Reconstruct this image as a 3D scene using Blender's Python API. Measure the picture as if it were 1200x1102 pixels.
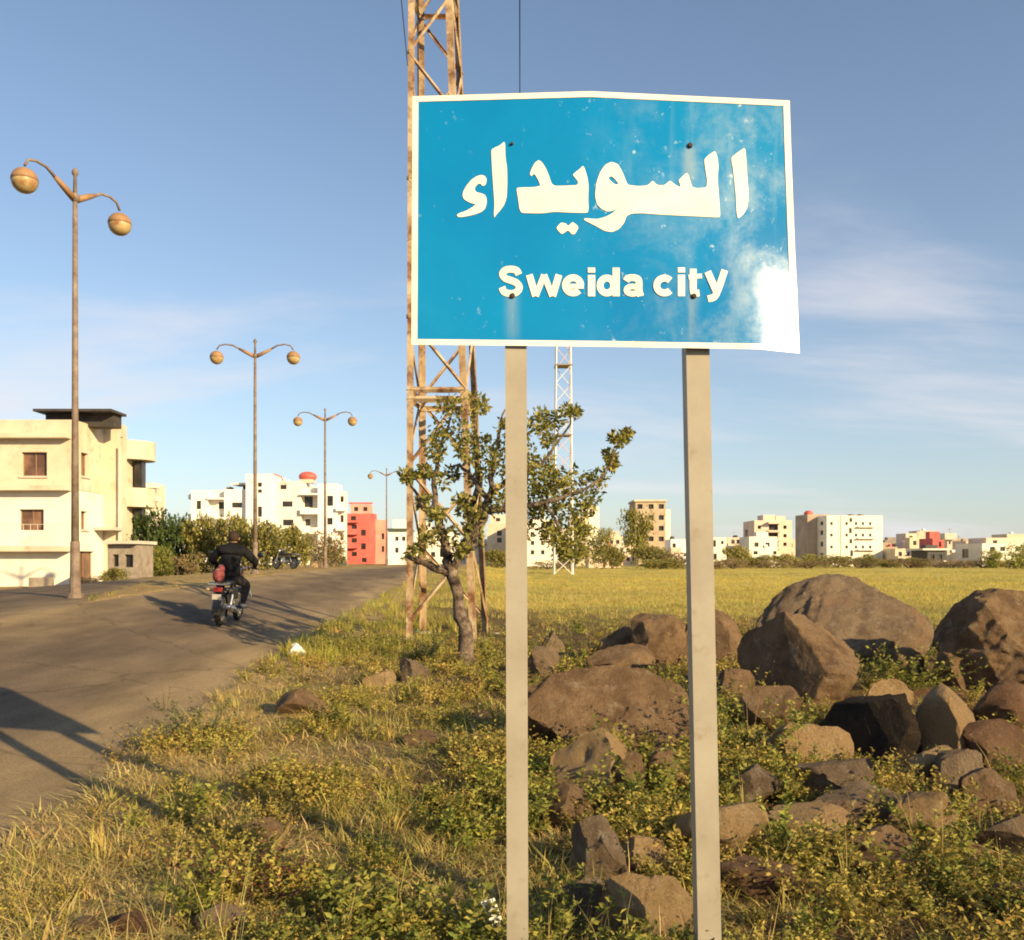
import bpy, bmesh, math, random
import numpy as np
from mathutils import Vector, Matrix, Quaternion

random.seed(7)
rng = np.random.default_rng(11)
scene = bpy.context.scene
for o in list(bpy.data.objects):
    bpy.data.objects.remove(o)
C = scene.collection
R = math.radians

# ------------------------------------------------------------------ camera
CAM_H, FPX, HOR = 1.5, 1080.0, 655.0          # eye height, focal length and horizon row in 1200 px picture units
cam_d = bpy.data.cameras.new('camera')
cam = bpy.data.objects.new('camera', cam_d); C.objects.link(cam)
cam.location = (0, 0, CAM_H); cam.rotation_euler = (R(90), 0, 0)
cam_d.sensor_width = 36; cam_d.lens = 36 * FPX / 1200
cam_d.shift_y = (HOR - 551) / 1200
cam_d.clip_start = 0.05; cam_d.clip_end = 9000
scene.camera = cam

# ------------------------------------------------------------------ sky, sun, exposure
SUN_EL = R(20.0)
SUN_AZ = math.atan2(0.73, -0.68)              # compass style: atan2(x, y) of the direction towards the sun
sun_vec = Vector((math.sin(SUN_AZ) * math.cos(SUN_EL), math.cos(SUN_AZ) * math.cos(SUN_EL), math.sin(SUN_EL)))
world = bpy.data.worlds.new('World'); scene.world = world
world.use_nodes = True
wn, wl = world.node_tree.nodes, world.node_tree.links
for n in list(wn): wn.remove(n)
wout = wn.new('ShaderNodeOutputWorld'); bg = wn.new('ShaderNodeBackground')
sky = wn.new('ShaderNodeTexSky'); sky.sky_type = 'NISHITA'; sky.sun_disc = False
sky.sun_elevation = SUN_EL; sky.sun_rotation = SUN_AZ
sky.altitude = 1000; sky.air_density = 1.1; sky.dust_density = 1.0; sky.ozone_density = 1.7
bg.inputs['Strength'].default_value = 0.093
# thin streaks of high cloud over the whole dome (a plane of noise seen in perspective)
tc = wn.new('ShaderNodeTexCoord'); sep = wn.new('ShaderNodeSeparateXYZ')
wl.new(tc.outputs['Generated'], sep.inputs[0])
zc = wn.new('ShaderNodeMath'); zc.operation = 'MAXIMUM'; zc.inputs[1].default_value = 0.03
wl.new(sep.outputs['Z'], zc.inputs[0])
zp = wn.new('ShaderNodeMath'); zp.operation = 'ADD'; zp.inputs[1].default_value = 0.12
wl.new(zc.outputs[0], zp.inputs[0])
dx = wn.new('ShaderNodeMath'); dx.operation = 'DIVIDE'; wl.new(sep.outputs['X'], dx.inputs[0]); wl.new(zp.outputs[0], dx.inputs[1])
dy = wn.new('ShaderNodeMath'); dy.operation = 'DIVIDE'; wl.new(sep.outputs['Y'], dy.inputs[0]); wl.new(zp.outputs[0], dy.inputs[1])
comb = wn.new('ShaderNodeCombineXYZ'); wl.new(dx.outputs[0], comb.inputs[0]); wl.new(dy.outputs[0], comb.inputs[1])
mp = wn.new('ShaderNodeMapping'); mp.inputs['Location'].default_value = (2.2, 9.4, 0)
mp.inputs['Rotation'].default_value = (0, 0, R(12)); mp.inputs['Scale'].default_value = (0.42, 0.75, 1)
wl.new(comb.outputs[0], mp.inputs[0])
cn = wn.new('ShaderNodeTexNoise'); cn.inputs['Scale'].default_value = 1.0; cn.inputs['Detail'].default_value = 7
cn.inputs['Roughness'].default_value = 0.56; cn.inputs['Distortion'].default_value = 0.35
wl.new(mp.outputs[0], cn.inputs['Vector'])
cr = wn.new('ShaderNodeMapRange'); cr.interpolation_type = 'SMOOTHSTEP'
cr.inputs['From Min'].default_value = 0.475; cr.inputs['From Max'].default_value = 0.74
cr.inputs['To Min'].default_value = 0.0; cr.inputs['To Max'].default_value = 0.80
wl.new(cn.outputs['Fac'], cr.inputs['Value'])
cmix = wn.new('ShaderNodeMixRGB'); wl.new(cr.outputs[0], cmix.inputs[0])
# pale veil of dusty air, thicker towards the horizon all round
vm = wn.new('ShaderNodeMath'); vm.operation = 'MULTIPLY'; vm.inputs[1].default_value = -5.0; wl.new(zc.outputs[0], vm.inputs[0])
ve = wn.new('ShaderNodeMath'); ve.operation = 'EXPONENT'; wl.new(vm.outputs[0], ve.inputs[0])
vf = wn.new('ShaderNodeMath'); vf.operation = 'MULTIPLY_ADD'; vf.inputs[1].default_value = 0.55; vf.inputs[2].default_value = 0.04; wl.new(ve.outputs[0], vf.inputs[0])
vmix = wn.new('ShaderNodeMixRGB'); wl.new(vf.outputs[0], vmix.inputs[0]); wl.new(sky.outputs[0], vmix.inputs[1]); vmix.inputs[2].default_value = (3.0, 3.2, 3.55, 1)
wl.new(vmix.outputs[0], cmix.inputs[1]); cmix.inputs[2].default_value = (5.2, 5.0, 5.2, 1)
wl.new(cmix.outputs[0], bg.inputs['Color']); wl.new(bg.outputs[0], wout.inputs[0])

sun_d = bpy.data.lights.new('sun', 'SUN'); sun_d.energy = 5.0; sun_d.angle = R(0.5); sun_d.color = (1.0, 0.75, 0.40)
sun = bpy.data.objects.new('sun', sun_d); C.objects.link(sun); sun.location = (20, -20, 20)
sun.rotation_euler = (-sun_vec).to_track_quat('-Z', 'Y').to_euler()

vs = scene.view_settings
vs.view_transform = 'Standard'; vs.look = 'None'; vs.gamma = 1.0; vs.use_curve_mapping = False
vs.exposure = 0.85
scene.render.engine = 'CYCLES'
scene.cycles.use_denoising = True
scene.cycles.max_bounces = 6; scene.cycles.diffuse_bounces = 3; scene.cycles.glossy_bounces = 3
scene.cycles.transmission_bounces = 4; scene.cycles.transparent_max_bounces = 6
scene.cycles.filter_width = 1.9

# ------------------------------------------------------------------ small helpers
def tag(o, label=None, cat=None, group=None, kind=None):
    if label: o['label'] = label
    if cat: o['category'] = cat
    if group: o['group'] = group
    if kind: o['kind'] = kind
    return o

def empty(name, loc, rz=0.0, label=None, cat=None, group=None):
    o = bpy.data.objects.new(name, None); C.objects.link(o)
    o.empty_display_size = 0.1
    o.location = loc; o.rotation_euler = (0, 0, rz)
    return tag(o, label, cat, group)

def link_mesh(name, me, mat=None, parent=None):
    o = bpy.data.objects.new(name, me); C.objects.link(o)
    if mat is not None and len(me.materials) == 0:
        for m in (mat if isinstance(mat, (list, tuple)) else [mat]): me.materials.append(m)
    if parent is not None: o.parent = parent
    return o

class MB:
    """collects simple solids; build() links them as one mesh object"""
    def __init__(s): s.v, s.f = [], []
    def add(s, vs_, fs_):
        k = len(s.v); s.v += [tuple(a) for a in vs_]; s.f += [tuple(i + k for i in f) for f in fs_]; return s
    def quad(s, a, b, c, d): return s.add([a, b, c, d], [(0, 1, 2, 3)])
    def box(s, x0, x1, y0, y1, z0, z1):
        v = [(x0,y0,z0),(x1,y0,z0),(x1,y1,z0),(x0,y1,z0),(x0,y0,z1),(x1,y0,z1),(x1,y1,z1),(x0,y1,z1)]
        return s.add(v, [(0,3,2,1),(4,5,6,7),(0,1,5,4),(1,2,6,5),(2,3,7,6),(3,0,4,7)])
    def tube(s, pts, rad, n=8, cap=True):
        pts = [Vector(p) for p in pts]; m = len(pts)
        rad = rad if isinstance(rad, (list, tuple)) else [rad] * m
        vs_, prev = [], None
        for i, p in enumerate(pts):
            t = (pts[min(i+1, m-1)] - pts[max(i-1, 0)]).normalized()
            if prev is None:
                a = Vector((0,0,1)) if abs(t.z) < 0.9 else Vector((1,0,0))
                u = t.cross(a).normalized()
            else:
                u = (prev - t * prev.dot(t)).normalized()
            w = t.cross(u); prev = u
            for k in range(n):
                an = 2 * math.pi * k / n
                vs_.append(p + (u * math.cos(an) + w * math.sin(an)) * rad[i])
        fs = [(i*n+k, i*n+(k+1) % n, (i+1)*n+(k+1) % n, (i+1)*n+k) for i in range(m-1) for k in range(n)]
        if cap: fs += [tuple(range(n))[::-1], tuple((m-1)*n+k for k in range(n))]
        return s.add(vs_, fs)
    def lathe(s, prof, n=20, c=(0,0,0), axis='z'):
        vs_ = []
        for r, h in prof:
            for k in range(n):
                a = 2 * math.pi * k / n
                if axis == 'z': vs_.append((c[0]+r*math.cos(a), c[1]+r*math.sin(a), c[2]+h))
                else: vs_.append((c[0]+h, c[1]+r*math.cos(a), c[2]+r*math.sin(a)))
        m = len(prof)
        fs = [(i*n+k, i*n+(k+1) % n, (i+1)*n+(k+1) % n, (i+1)*n+k) for i in range(m-1) for k in range(n)]
        fs += [tuple(range(n))[::-1], tuple((m-1)*n+k for k in range(n))]
        return s.add(vs_, fs)
    def ell(s, c, r, n=16, m=10):
        prof = [(max(1e-4, math.sin(math.pi*i/m)), -math.cos(math.pi*i/m)) for i in range(m+1)]
        vs_ = [(c[0]+p*math.cos(2*math.pi*k/n)*r[0], c[1]+p*math.sin(2*math.pi*k/n)*r[1], c[2]+h*r[2]) for p, h in prof for k in range(n)]
        fs = [(i*n+k, i*n+(k+1) % n, (i+1)*n+(k+1) % n, (i+1)*n+k) for i in range(m) for k in range(n)]
        return s.add(vs_, fs)
    def angle_bar(s, a, b, w, t, out):
        """an L-section bar from a to b; out = direction the corner points to"""
        a, b, out = Vector(a), Vector(b), Vector(out)
        d = (b - a).normalized(); u = (out - d * out.dot(d)).normalized(); v = d.cross(u)
        e1 = (-u + v).normalized(); e2 = (-u - v).normalized()
        prof = [Vector((0,0,0)), e1*w, e1*w + e2*t, e1*t + e2*t, e2*w + e1*t, e2*w]
        vs_ = [a + p for p in prof] + [b + p for p in prof]
        fs = [(i, (i+1) % 6, 6+(i+1) % 6, 6+i) for i in range(6)] + [(5,4,3,2,1,0), (6,7,8,9,10,11)]
        return s.add(vs_, fs)
    def build(s, name, mat, parent=None, smooth=False, bevel=0.0):
        me = bpy.data.meshes.new(name); me.from_pydata(s.v, [], s.f)
        if bevel > 0:
            bm = bmesh.new(); bm.from_mesh(me)
            bmesh.ops.recalc_face_normals(bm, faces=bm.faces)
            ed = [e for e in bm.edges if len(e.link_faces) == 2 and e.calc_face_angle(0) > 0.6]
            bmesh.ops.bevel(bm, geom=ed, offset=bevel, segments=2, affect='EDGES', profile=0.6)
            bm.to_mesh(me); bm.free()
        else:
            bm = bmesh.new(); bm.from_mesh(me); bmesh.ops.recalc_face_normals(bm, faces=bm.faces); bm.to_mesh(me); bm.free()
        if smooth: me.polygons.foreach_set('use_smooth', [True] * len(me.polygons))
        me.update()
        return link_mesh(name, me, mat, parent)

def copy_tree(o, parent=None):
    c = o.copy(); C.objects.link(c)
    if parent is not None: c.parent = parent
    for ch in [x for x in bpy.data.objects if x.parent == o]:
        copy_tree(ch, c)
    return c

# ------------------------------------------------------------------ materials
MATS = {}
def nt(name):
    m = bpy.data.materials.new(name); m.use_nodes = True
    t = m.node_tree; b = t.nodes['Principled BSDF']
    MATS[name] = m
    return m, t, t.nodes, t.links, b

def ramp(nodes, cols):
    r = nodes.new('ShaderNodeValToRGB'); e = r.color_ramp.elements
    while len(e) < len(cols): e.new(0.5)
    for el, (p, c) in zip(e, cols): el.position = p; el.color = (*c, 1)
    return r

def noise_mat(name, cols, scale=4.0, rough=0.8, bump=0.25, bscale=None, detail=6, metal=0.0, stain=None, spec=0.3, coord='Object', dist=0.02):
    """procedural: layered noise through a ramp, fine bump; stain=(colour, scale, lo, hi) adds patches of dirt or rust"""
    m, t, n, l, b = nt(name)
    tcd = n.new('ShaderNodeTexCoord')
    nz = n.new('ShaderNodeTexNoise'); nz.inputs['Scale'].default_value = scale; nz.inputs['Detail'].default_value = detail; nz.inputs['Roughness'].default_value = 0.62
    l.new(tcd.outputs[coord], nz.inputs['Vector'])
    k = len(cols)
    rp = ramp(n, [(0.30 + 0.42 * i / max(1, k-1), c) for i, c in enumerate(cols)])
    l.new(nz.outputs['Fac'], rp.inputs[0])
    col = rp.outputs[0]
    if stain:
        sc, ss, lo, hi = stain
        n2 = n.new('ShaderNodeTexNoise'); n2.inputs['Scale'].default_value = ss; n2.inputs['Detail'].default_value = 8; n2.inputs['Roughness'].default_value = 0.7
        l.new(tcd.outputs[coord], n2.inputs['Vector'])
        mr = n.new('ShaderNodeMapRange'); mr.inputs['From Min'].default_value = lo; mr.inputs['From Max'].default_value = hi
        l.new(n2.outputs['Fac'], mr.inputs['Value'])
        mx = n.new('ShaderNodeMixRGB'); l.new(mr.outputs[0], mx.inputs[0]); l.new(col, mx.inputs[1]); mx.inputs[2].default_value = (*sc, 1)
        col = mx.outputs[0]
    l.new(col, b.inputs['Base Color'])
    b.inputs['Roughness'].default_value = rough; b.inputs['Metallic'].default_value = metal
    b.inputs['Specular IOR Level'].default_value = spec
    if bump > 0:
        n3 = n.new('ShaderNodeTexNoise'); n3.inputs['Scale'].default_value = bscale or scale * 5; n3.inputs['Detail'].default_value = 8; n3.inputs['Roughness'].default_value = 0.65
        l.new(tcd.outputs[coord], n3.inputs['Vector'])
        bp = n.new('ShaderNodeBump'); bp.inputs['Strength'].default_value = bump; bp.inputs['Distance'].default_value = dist
        l.new(n3.outputs['Fac'], bp.inputs['Height']); l.new(bp.outputs[0], b.inputs['Normal'])
    return m

def leaf_mat(name, trans=0.35, rough=0.6):
    """foliage: vertex tint gives the leaf's own colour; part of the light passes through"""
    m, t, n, l, b = nt(name)
    at_ = n.new('ShaderNodeAttribute'); at_.attribute_name = 'tint'
    b.inputs['Roughness'].default_value = rough; b.inputs['Specular IOR Level'].default_value = 0.25
    l.new(at_.outputs['Color'], b.inputs['Base Color'])
    tr = n.new('ShaderNodeBsdfTranslucent'); l.new(at_.outputs['Color'], tr.inputs['Color'])
    mx = n.new('ShaderNodeMixShader'); mx.inputs[0].default_value = trans
    l.new(b.outputs[0], mx.inputs[1]); l.new(tr.outputs[0], mx.inputs[2])
    l.new(mx.outputs[0], n['Material Output'].inputs['Surface'])
    return m

M_LEAF = leaf_mat('leaf'); M_GRASS = leaf_mat('grass_blade', 0.3, 0.7)
M_TAN = noise_mat('painted_post', [(.26,.232,.185), (.31,.282,.228), (.35,.322,.265)], 3, 0.55, 0.15, 60, stain=((.22,.165,.11), 9, .58, .74), spec=.4, dist=.004)
M_RUSTY = noise_mat('rusty_steel', [(.25,.155,.08), (.40,.30,.185), (.52,.42,.29)], 2.2, 0.75, 0.3, 30, stain=((.15,.065,.03), 3.0, .46, .62), dist=.01)
M_LAMP_POLE = noise_mat('weathered_pole', [(.11,.075,.06), (.19,.145,.115), (.29,.235,.185)], 3, 0.7, 0.2, 30, stain=((.12,.07,.05), 2.5, .52, .66), dist=.01)
M_GLOBE = noise_mat('yellowed_globe', [(.30,.215,.09), (.40,.30,.14), (.48,.38,.21)], 5, 0.4, 0.05, 20, stain=((.26,.11,.045), 3.5, .48, .66), spec=.5)
M_GLOBE_CAP = noise_mat('globe_cap', [(.22,.13,.07), (.34,.20,.10)], 6, 0.6, 0.1)
M_CONC = noise_mat('concrete', [(.40,.36,.30), (.50,.46,.39), (.56,.52,.45)], 0.8, 0.9, 0.2, 8)
M_CREAM = noise_mat('cream_plaster', [(.50,.42,.31), (.58,.50,.38), (.63,.56,.45)], 0.6, 0.9, 0.25, 8, stain=((.36,.27,.19), 0.9, .52, .74))
M_CREAM2 = noise_mat('pale_plaster', [(.66,.61,.52), (.73,.69,.60), (.77,.74,.67)], 0.5, 0.9, 0.2, 8, stain=((.50,.43,.34), 0.8, .55, .78))
M_WHITE = noise_mat('white_plaster', [(.70,.68,.64), (.77,.76,.73), (.80,.79,.77)], 0.25, 0.9, 0.15, 5, stain=((.52,.49,.45), 0.5, .56, .80))
M_RED = noise_mat('red_plaster', [(.48,.10,.085), (.55,.13,.11), (.60,.18,.15)], 0.3, 0.9, 0.1, 5)
M_PINK = noise_mat('pinkish_plaster', [(.60,.44,.34), (.66,.52,.42), (.70,.58,.48)], 0.3, 0.9, 0.1, 5)
M_BROWNB = noise_mat('brown_block', [(.30,.23,.18), (.38,.30,.23), (.44,.36,.29)], 0.4, 0.9, 0.2, 5)
M_GREYB = noise_mat('grey_block', [(.20,.17,.15), (.27,.23,.20), (.32,.28,.25)], 0.4, 0.9, 0.2, 5)
M_DARKB = noise_mat('dark_metal_cladding', [(.05,.05,.055), (.08,.075,.08)], 0.6, 0.7, 0.1, 5)
M_STONEW = noise_mat('stone_wall', [(.17,.14,.11), (.26,.22,.18), (.33,.28,.23)], 2.5, 0.95, 0.5, 8)
M_WOOD = noise_mat('weathered_shutter', [(.20,.12,.08), (.28,.18,.12)], 6, 0.7, 0.2, 30)
M_BLACK = noise_mat('black_plastic', [(.012,.012,.013), (.025,.024,.024)], 20, 0.45, 0.05, spec=.5)
M_CANOPY = noise_mat('dark_sheet_roof', [(.035,.03,.028), (.07,.06,.05)], 3, 0.7, 0.1)
M_REDTANK = noise_mat('red_tank', [(.50,.09,.08), (.60,.13,.10)], 1, 0.5, 0.1)
M_GREENTANK = noise_mat('dark_green_tank', [(.04,.07,.05), (.07,.10,.07)], 1, 0.5, 0.1)
M_BARK = noise_mat('bark', [(.08,.056,.04), (.19,.14,.105), (.33,.265,.205)], 9, 0.95, 1.0, 26, stain=((.035,.025,.02), 5, .48, .62), dist=.05)
M_CABLE = noise_mat('cable_rubber', [(.02,.02,.022), (.03,.03,.03)], 20, 0.6, 0.0)
M_MASTW = noise_mat('mast_white_paint', [(.62,.58,.56), (.72,.70,.68)], 1, 0.6, 0.05)
M_MASTR = noise_mat('mast_faded_red', [(.58,.42,.38), (.64,.48,.44)], 1, 0.6, 0.05)
M_LITTER = noise_mat('white_plastic_litter', [(.72,.70,.64), (.82,.80,.75)], 8, 0.5, 0.3, 20)

def glass_mat(name, col, rough=0.15):
    m, t, n, l, b = nt(name)
    tcd = n.new('ShaderNodeTexCoord'); nz = n.new('ShaderNodeTexNoise'); nz.inputs['Scale'].default_value = 1.3
    l.new(tcd.outputs['Object'], nz.inputs['Vector'])
    rp = ramp(n, [(.35, tuple(c * .6 for c in col)), (.65, tuple(min(1, c * 1.5) for c in col))]); l.new(nz.outputs['Fac'], rp.inputs[0])
    l.new(rp.outputs[0], b.inputs['Base Color']); b.inputs['Roughness'].default_value = rough
    return m
M_PANE = glass_mat('window_glass', (.030, .027, .025), 0.3)
M_PANE_BR = glass_mat('curtained_glass', (.16, .085, .055), 0.35)

# ------------------------------------------------------------------ value noise (numpy)
_perm = rng.random((256, 256))
def vnoise(x, y):
    x = np.asarray(x, float); y = np.asarray(y, float)
    xi = np.floor(x).astype(int); yi = np.floor(y).astype(int)
    fx = x - xi; fy = y - yi
    fx = fx*fx*(3-2*fx); fy = fy*fy*(3-2*fy)
    a = _perm[xi & 255, yi & 255]; b = _perm[(xi+1) & 255, yi & 255]
    c = _perm[xi & 255, (yi+1) & 255]; d = _perm[(xi+1) & 255, (yi+1) & 255]
    return (a*(1-fx)+b*fx)*(1-fy) + (c*(1-fx)+d*fx)*fy
def fbm(x, y, o=4):
    s = 0; a = 0.5; t = 0
    for i in range(o):
        s = s + a * vnoise(x*2**i + 17.3*i, y*2**i + 9.1*i); t += a; a *= .5
    return s / t
def sstep(a, b, x):
    t = np.clip((np.asarray(x, float) - a) / (b - a), 0, 1); return t*t*(3-2*t)

# ------------------------------------------------------------------ terrain
Yr = [-40, 0, 4.7, 8.3, 13, 20, 43, 78, 150, 400]
XR = [-.6, -2.15, -2.65, -3.15, -3.55, -3.85, -4.6, -5.4, -7.5, -15]
ZR = [0, 0, 0, 0, .05, .2, .6, .78, .55, 0]
Yl = [-40, 0, 10, 15, 20, 32, 50, 78, 150, 400]
ZL = [.2, .35, .55, .68, .78, .98, 1.0, .87, .6, 0]
def x_right(Y): return np.interp(Y, Yr, XR)
def x_left(Y): return -7.6 - .03 * (np.asarray(Y, float) - 17)
def gz(X, Y):
    """nominal ground height"""
    X = np.asarray(X, float); Y = np.asarray(Y, float)
    xr, xl = x_right(Y), x_left(Y); zr, zl = np.interp(Y, Yr, ZR), np.interp(Y, Yl, ZL)
    t = np.clip((X - xl) / (xr - xl), 0, 1)
    zroad = zl + (zr - zl) * t
    zfield = np.interp(Y, [-40, 3.6, 6.5, 20, 60, 120, 220, 600, 3000], [-.1, -.13, 0, .05, .05, -.05, -.25, -.3, -1])
    k = sstep(0.4, np.interp(Y, [3, 8], [2.6, 7.0]), X - xr)
    z = zroad * (1 - k) + zfield * k
    kl = sstep(1.6, 13.0, xl - X)
    zleft = np.interp(Y, [-40, 0, 30, 50, 70, 150, 400], [.2, .3, .25, -.02, .4, .4, 0])
    z = np.where(X < xl, z * (1 - kl) + zleft * kl, z)
    return z
def g(x, y): return float(gz(x, y))
def at(px, Y): return (px - 600.0) / FPX * Y
def zat(py, Y): return CAM_H - (py - HOR) * Y / FPX
def ground_at(px, py):
    Y = 1.5 * FPX / max(1.0, py - HOR)
    for _ in range(30):
        Yn = (CAM_H - g(at(px, Y), Y)) * FPX / max(1.0, py - HOR); Y = .5*Y + .5*Yn
    return at(px, Y), Y

def side_limit(X):        # far kerb line of the side street
    return np.interp(X, [-60, -30, -16, -10.5, -8.4, -7.6], [44, 43, 36, 27, 18.5, 16.4])
def road_inside(X, Y):
    """>0 inside any carriageway (metres from the edge)"""
    main = np.minimum(X - x_left(Y), x_right(Y) - X)
    side = np.minimum(np.minimum(x_left(Y) + .3 - X, side_limit(X) - Y), Y - 9.0 - .0 * X)
    return np.maximum(main, side)

def grid_mesh(name, xs, ys, zf, mat, colf=None, keep=None, uvscale=None):
    X, Y = np.meshgrid(xs, ys); Z = zf(X, Y)
    V = np.stack([X, Y, Z], -1).reshape(-1, 3)
    nx, ny = len(xs), len(ys)
    i = (np.arange(ny-1)[:, None] * nx + np.arange(nx-1)[None, :]).reshape(-1)
    F = np.stack([i, i+1, i+nx+1, i+nx], -1)
    if keep is not None:
        cx, cy = V[F].mean(1)[:, 0], V[F].mean(1)[:, 1]; F = F[keep(cx, cy)]
    return np_mesh(name, V, F, mat, colf(X, Y).reshape(-1, 3) if colf else None, smooth=True)

def np_mesh(name, V, F, mat, cols=None, smooth=False, parent=None):
    me = bpy.data.meshes.new(name); k = F.shape[1]
    me.vertices.add(len(V)); me.vertices.foreach_set('co', np.ascontiguousarray(V, dtype=np.float32).ravel())
    me.loops.add(F.size); me.loops.foreach_set('vertex_index', np.ascontiguousarray(F, dtype=np.int32).ravel())
    me.polygons.add(len(F)); me.polygons.foreach_set('loop_start', np.arange(0, F.size, k, dtype=np.int32))
    if smooth: me.polygons.foreach_set('use_smooth', np.ones(len(F), dtype=bool))
    if cols is not None:
        a = me.color_attributes.new('tint', 'FLOAT_COLOR', 'POINT')
        a.data.foreach_set('color', np.concatenate([cols, np.ones((len(cols), 1))], 1).astype(np.float32).ravel())
    me.update(calc_edges=True)
    return link_mesh(name, me, mat, parent)

def stretch(core0, core1, step, lo, hi, growth=1.13):
    a = list(np.arange(core0, core1 + 1e-6, step)); s = step
    while a[-1] < hi: s *= growth; a.append(a[-1] + s)
    s = step; b = []
    x = core0
    while x > lo: s *= growth; x -= s; b.append(x)
    return np.array(b[::-1] + a)

def field_zone(X, Y):     # 1 on the open field, 0 on the verge
    return sstep(17, 32, Y + 1.2 * (fbm(X*.3, Y*.3) - .5) * 6) * sstep(.5, 4, X - x_right(Y))
def dry_zone(X, Y):       # dry straw by the road edge and on the left island
    n = fbm(X*.9 + 40, Y*.9) - .5
    d = sstep(2.5, .3, X - x_right(Y) + n * 2.8)
    return np.where(X < x_left(Y), .85, d)
def soil_zone(X, Y):      # bare reddish soil patches among the stones
    s = sstep(.50, .62, fbm(X*.8 + 7, Y*.8 + 3, 4)) * sstep(-.2, 1.2, X - .0) * sstep(14, 10, Y)
    s2 = np.maximum(np.exp(-((X-4.7)**2/1.2 + (Y-8.2)**2/1.6)), np.exp(-((X-1.9)**2/.5 + (Y-4.0)**2/.12)))
    return np.clip(np.maximum(s * .8, s2), 0, 1)

def ground_z(X, Y):
    ins = road_inside(X, Y)
    d = -.07 * sstep(-.08, .10, ins - .10 * (fbm(X*2.3, Y*2.3) - .5) * 4)
    amp = np.interp(np.hypot(X, Y), [0, 10, 40, 3000], [.09, .12, .2, .5])
    rough = (fbm(X*.7, Y*.7) - .5) * amp * sstep(0, -1.0, ins)
    fine = (fbm(X*5, Y*5, 3) - .5) * .05 * sstep(.1, -.3, ins) * sstep(40, 10, Y)
    pit = -.38 * np.exp(-((X-3.05)**2/.22 + (Y-8.1)**2/.5)) - .16 * np.exp(-((X-2.35)**2/.12 + (Y-10.4)**2/.3))
    lip = pit + .018 * sstep(.05, -.1, ins)
    return gz(X, Y) + d + rough + fine + lip
def gtop(x, y): return float(ground_z(np.array(x), np.array(y)))

def ground_cols(X, Y):
    n1 = fbm(X*3.1, Y*3.1, 5)[..., None]; n2 = fbm(X*.35 + 50, Y*.35, 4)[..., None]
    soil = np.array([.105, .066, .035]) * (.75 + .6 * n1)
    straw = np.array([.36, .26, .115]) * (.75 + .5 * n1)
    red = np.array([.175, .095, .05]) * (.7 + .6 * n1)
    green = np.array([.12, .098, .032]) * (.7 + .6 * n1)
    gold = np.array([.50, .40, .105]) * (.85 + .3 * n2)
    fgreen = np.array([.34, .32, .085]) * (.85 + .3 * n2)
    dz = dry_zone(X, Y)[..., None]; fz = field_zone(X, Y)[..., None]; sz = soil_zone(X, Y)[..., None]
    base = soil * (1 - sstep(.4, .62, n1)) + green * sstep(.4, .62, n1)
    c = base * (1 - dz) + straw * dz
    c = c * (1 - sz) + red * sz
    f = gold * sstep(.3, .55, n2) + fgreen * (1 - sstep(.3, .55, n2))
    return c * (1 - fz) + f * fz

# ground material: vertex tint times fine noise, grainy bump
mg, t_, n_, l_, b_ = nt('ground_soil')
a_ = n_.new('ShaderNodeAttribute'); a_.attribute_name = 'tint'
tcg = n_.new('ShaderNodeTexCoord')
z1 = n_.new('ShaderNodeTexNoise'); z1.inputs['Scale'].default_value = 14; z1.inputs['Detail'].default_value = 9; z1.inputs['Roughness'].default_value = .7
l_.new(tcg.outputs['Object'], z1.inputs['Vector'])
r1 = ramp(n_, [(.3, (.55, .55, .55)), (.7, (1.35, 1.32, 1.25))]); l_.new(z1.outputs['Fac'], r1.inputs[0])
mx1 = n_.new('ShaderNodeMixRGB'); mx1.blend_type = 'MULTIPLY'; mx1.inputs[0].default_value = 1
l_.new(a_.outputs['Color'], mx1.inputs[1]); l_.new(r1.outputs[0], mx1.inputs[2]); l_.new(mx1.outputs[0], b_.inputs['Base Color'])
b_.inputs['Roughness'].default_value = .95; b_.inputs['Specular IOR Level'].default_value = .1
z2 = n_.new('ShaderNodeTexNoise'); z2.inputs['Scale'].default_value = 30; z2.inputs['Detail'].default_value = 8
l_.new(tcg.outputs['Object'], z2.inputs['Vector'])
bp_ = n_.new('ShaderNodeBump'); bp_.inputs['Strength'].default_value = .7; bp_.inputs['Distance'].default_value = .03
l_.new(z2.outputs['Fac'], bp_.inputs['Height']); l_.new(bp_.outputs[0], b_.inputs['Normal'])

xs = stretch(-9, 9, .12, -2500, 2500, 1.09); ys = stretch(2.0, 22, .12, -60, 4500, 1.075)
ground = grid_mesh('ground', xs, ys, ground_z, mg, ground_cols)
tag(ground, kind='structure')

# asphalt: dusty warm grey with patches, cracks and a sandy edge
ma, t_, n_, l_, b_ = nt('dusty_asphalt')
tcg = n_.new('ShaderNodeTexCoord')
a_ = n_.new('ShaderNodeAttribute'); a_.attribute_name = 'tint'
z1 = n_.new('ShaderNodeTexNoise'); z1.inputs['Scale'].default_value = 60; z1.inputs['Detail'].default_value = 6; z1.inputs['Roughness'].default_value = .8
l_.new(tcg.outputs['Object'], z1.inputs['Vector'])
r1 = ramp(n_, [(.30, (.5, .5, .5)), (.70, (1.5, 1.48, 1.45))]); l_.new(z1.outputs['Fac'], r1.inputs[0])
z3 = n_.new('ShaderNodeTexNoise'); z3.inputs['Scale'].default_value = 1.1; z3.inputs['Detail'].default_value = 7; z3.inputs['Roughness'].default_value = .6
mpp = n_.new('ShaderNodeMapping'); mpp.inputs['Scale'].default_value = (1.6, .35, 1)
l_.new(tcg.outputs['Object'], mpp.inputs[0]); l_.new(mpp.outputs[0], z3.inputs['Vector'])
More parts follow.
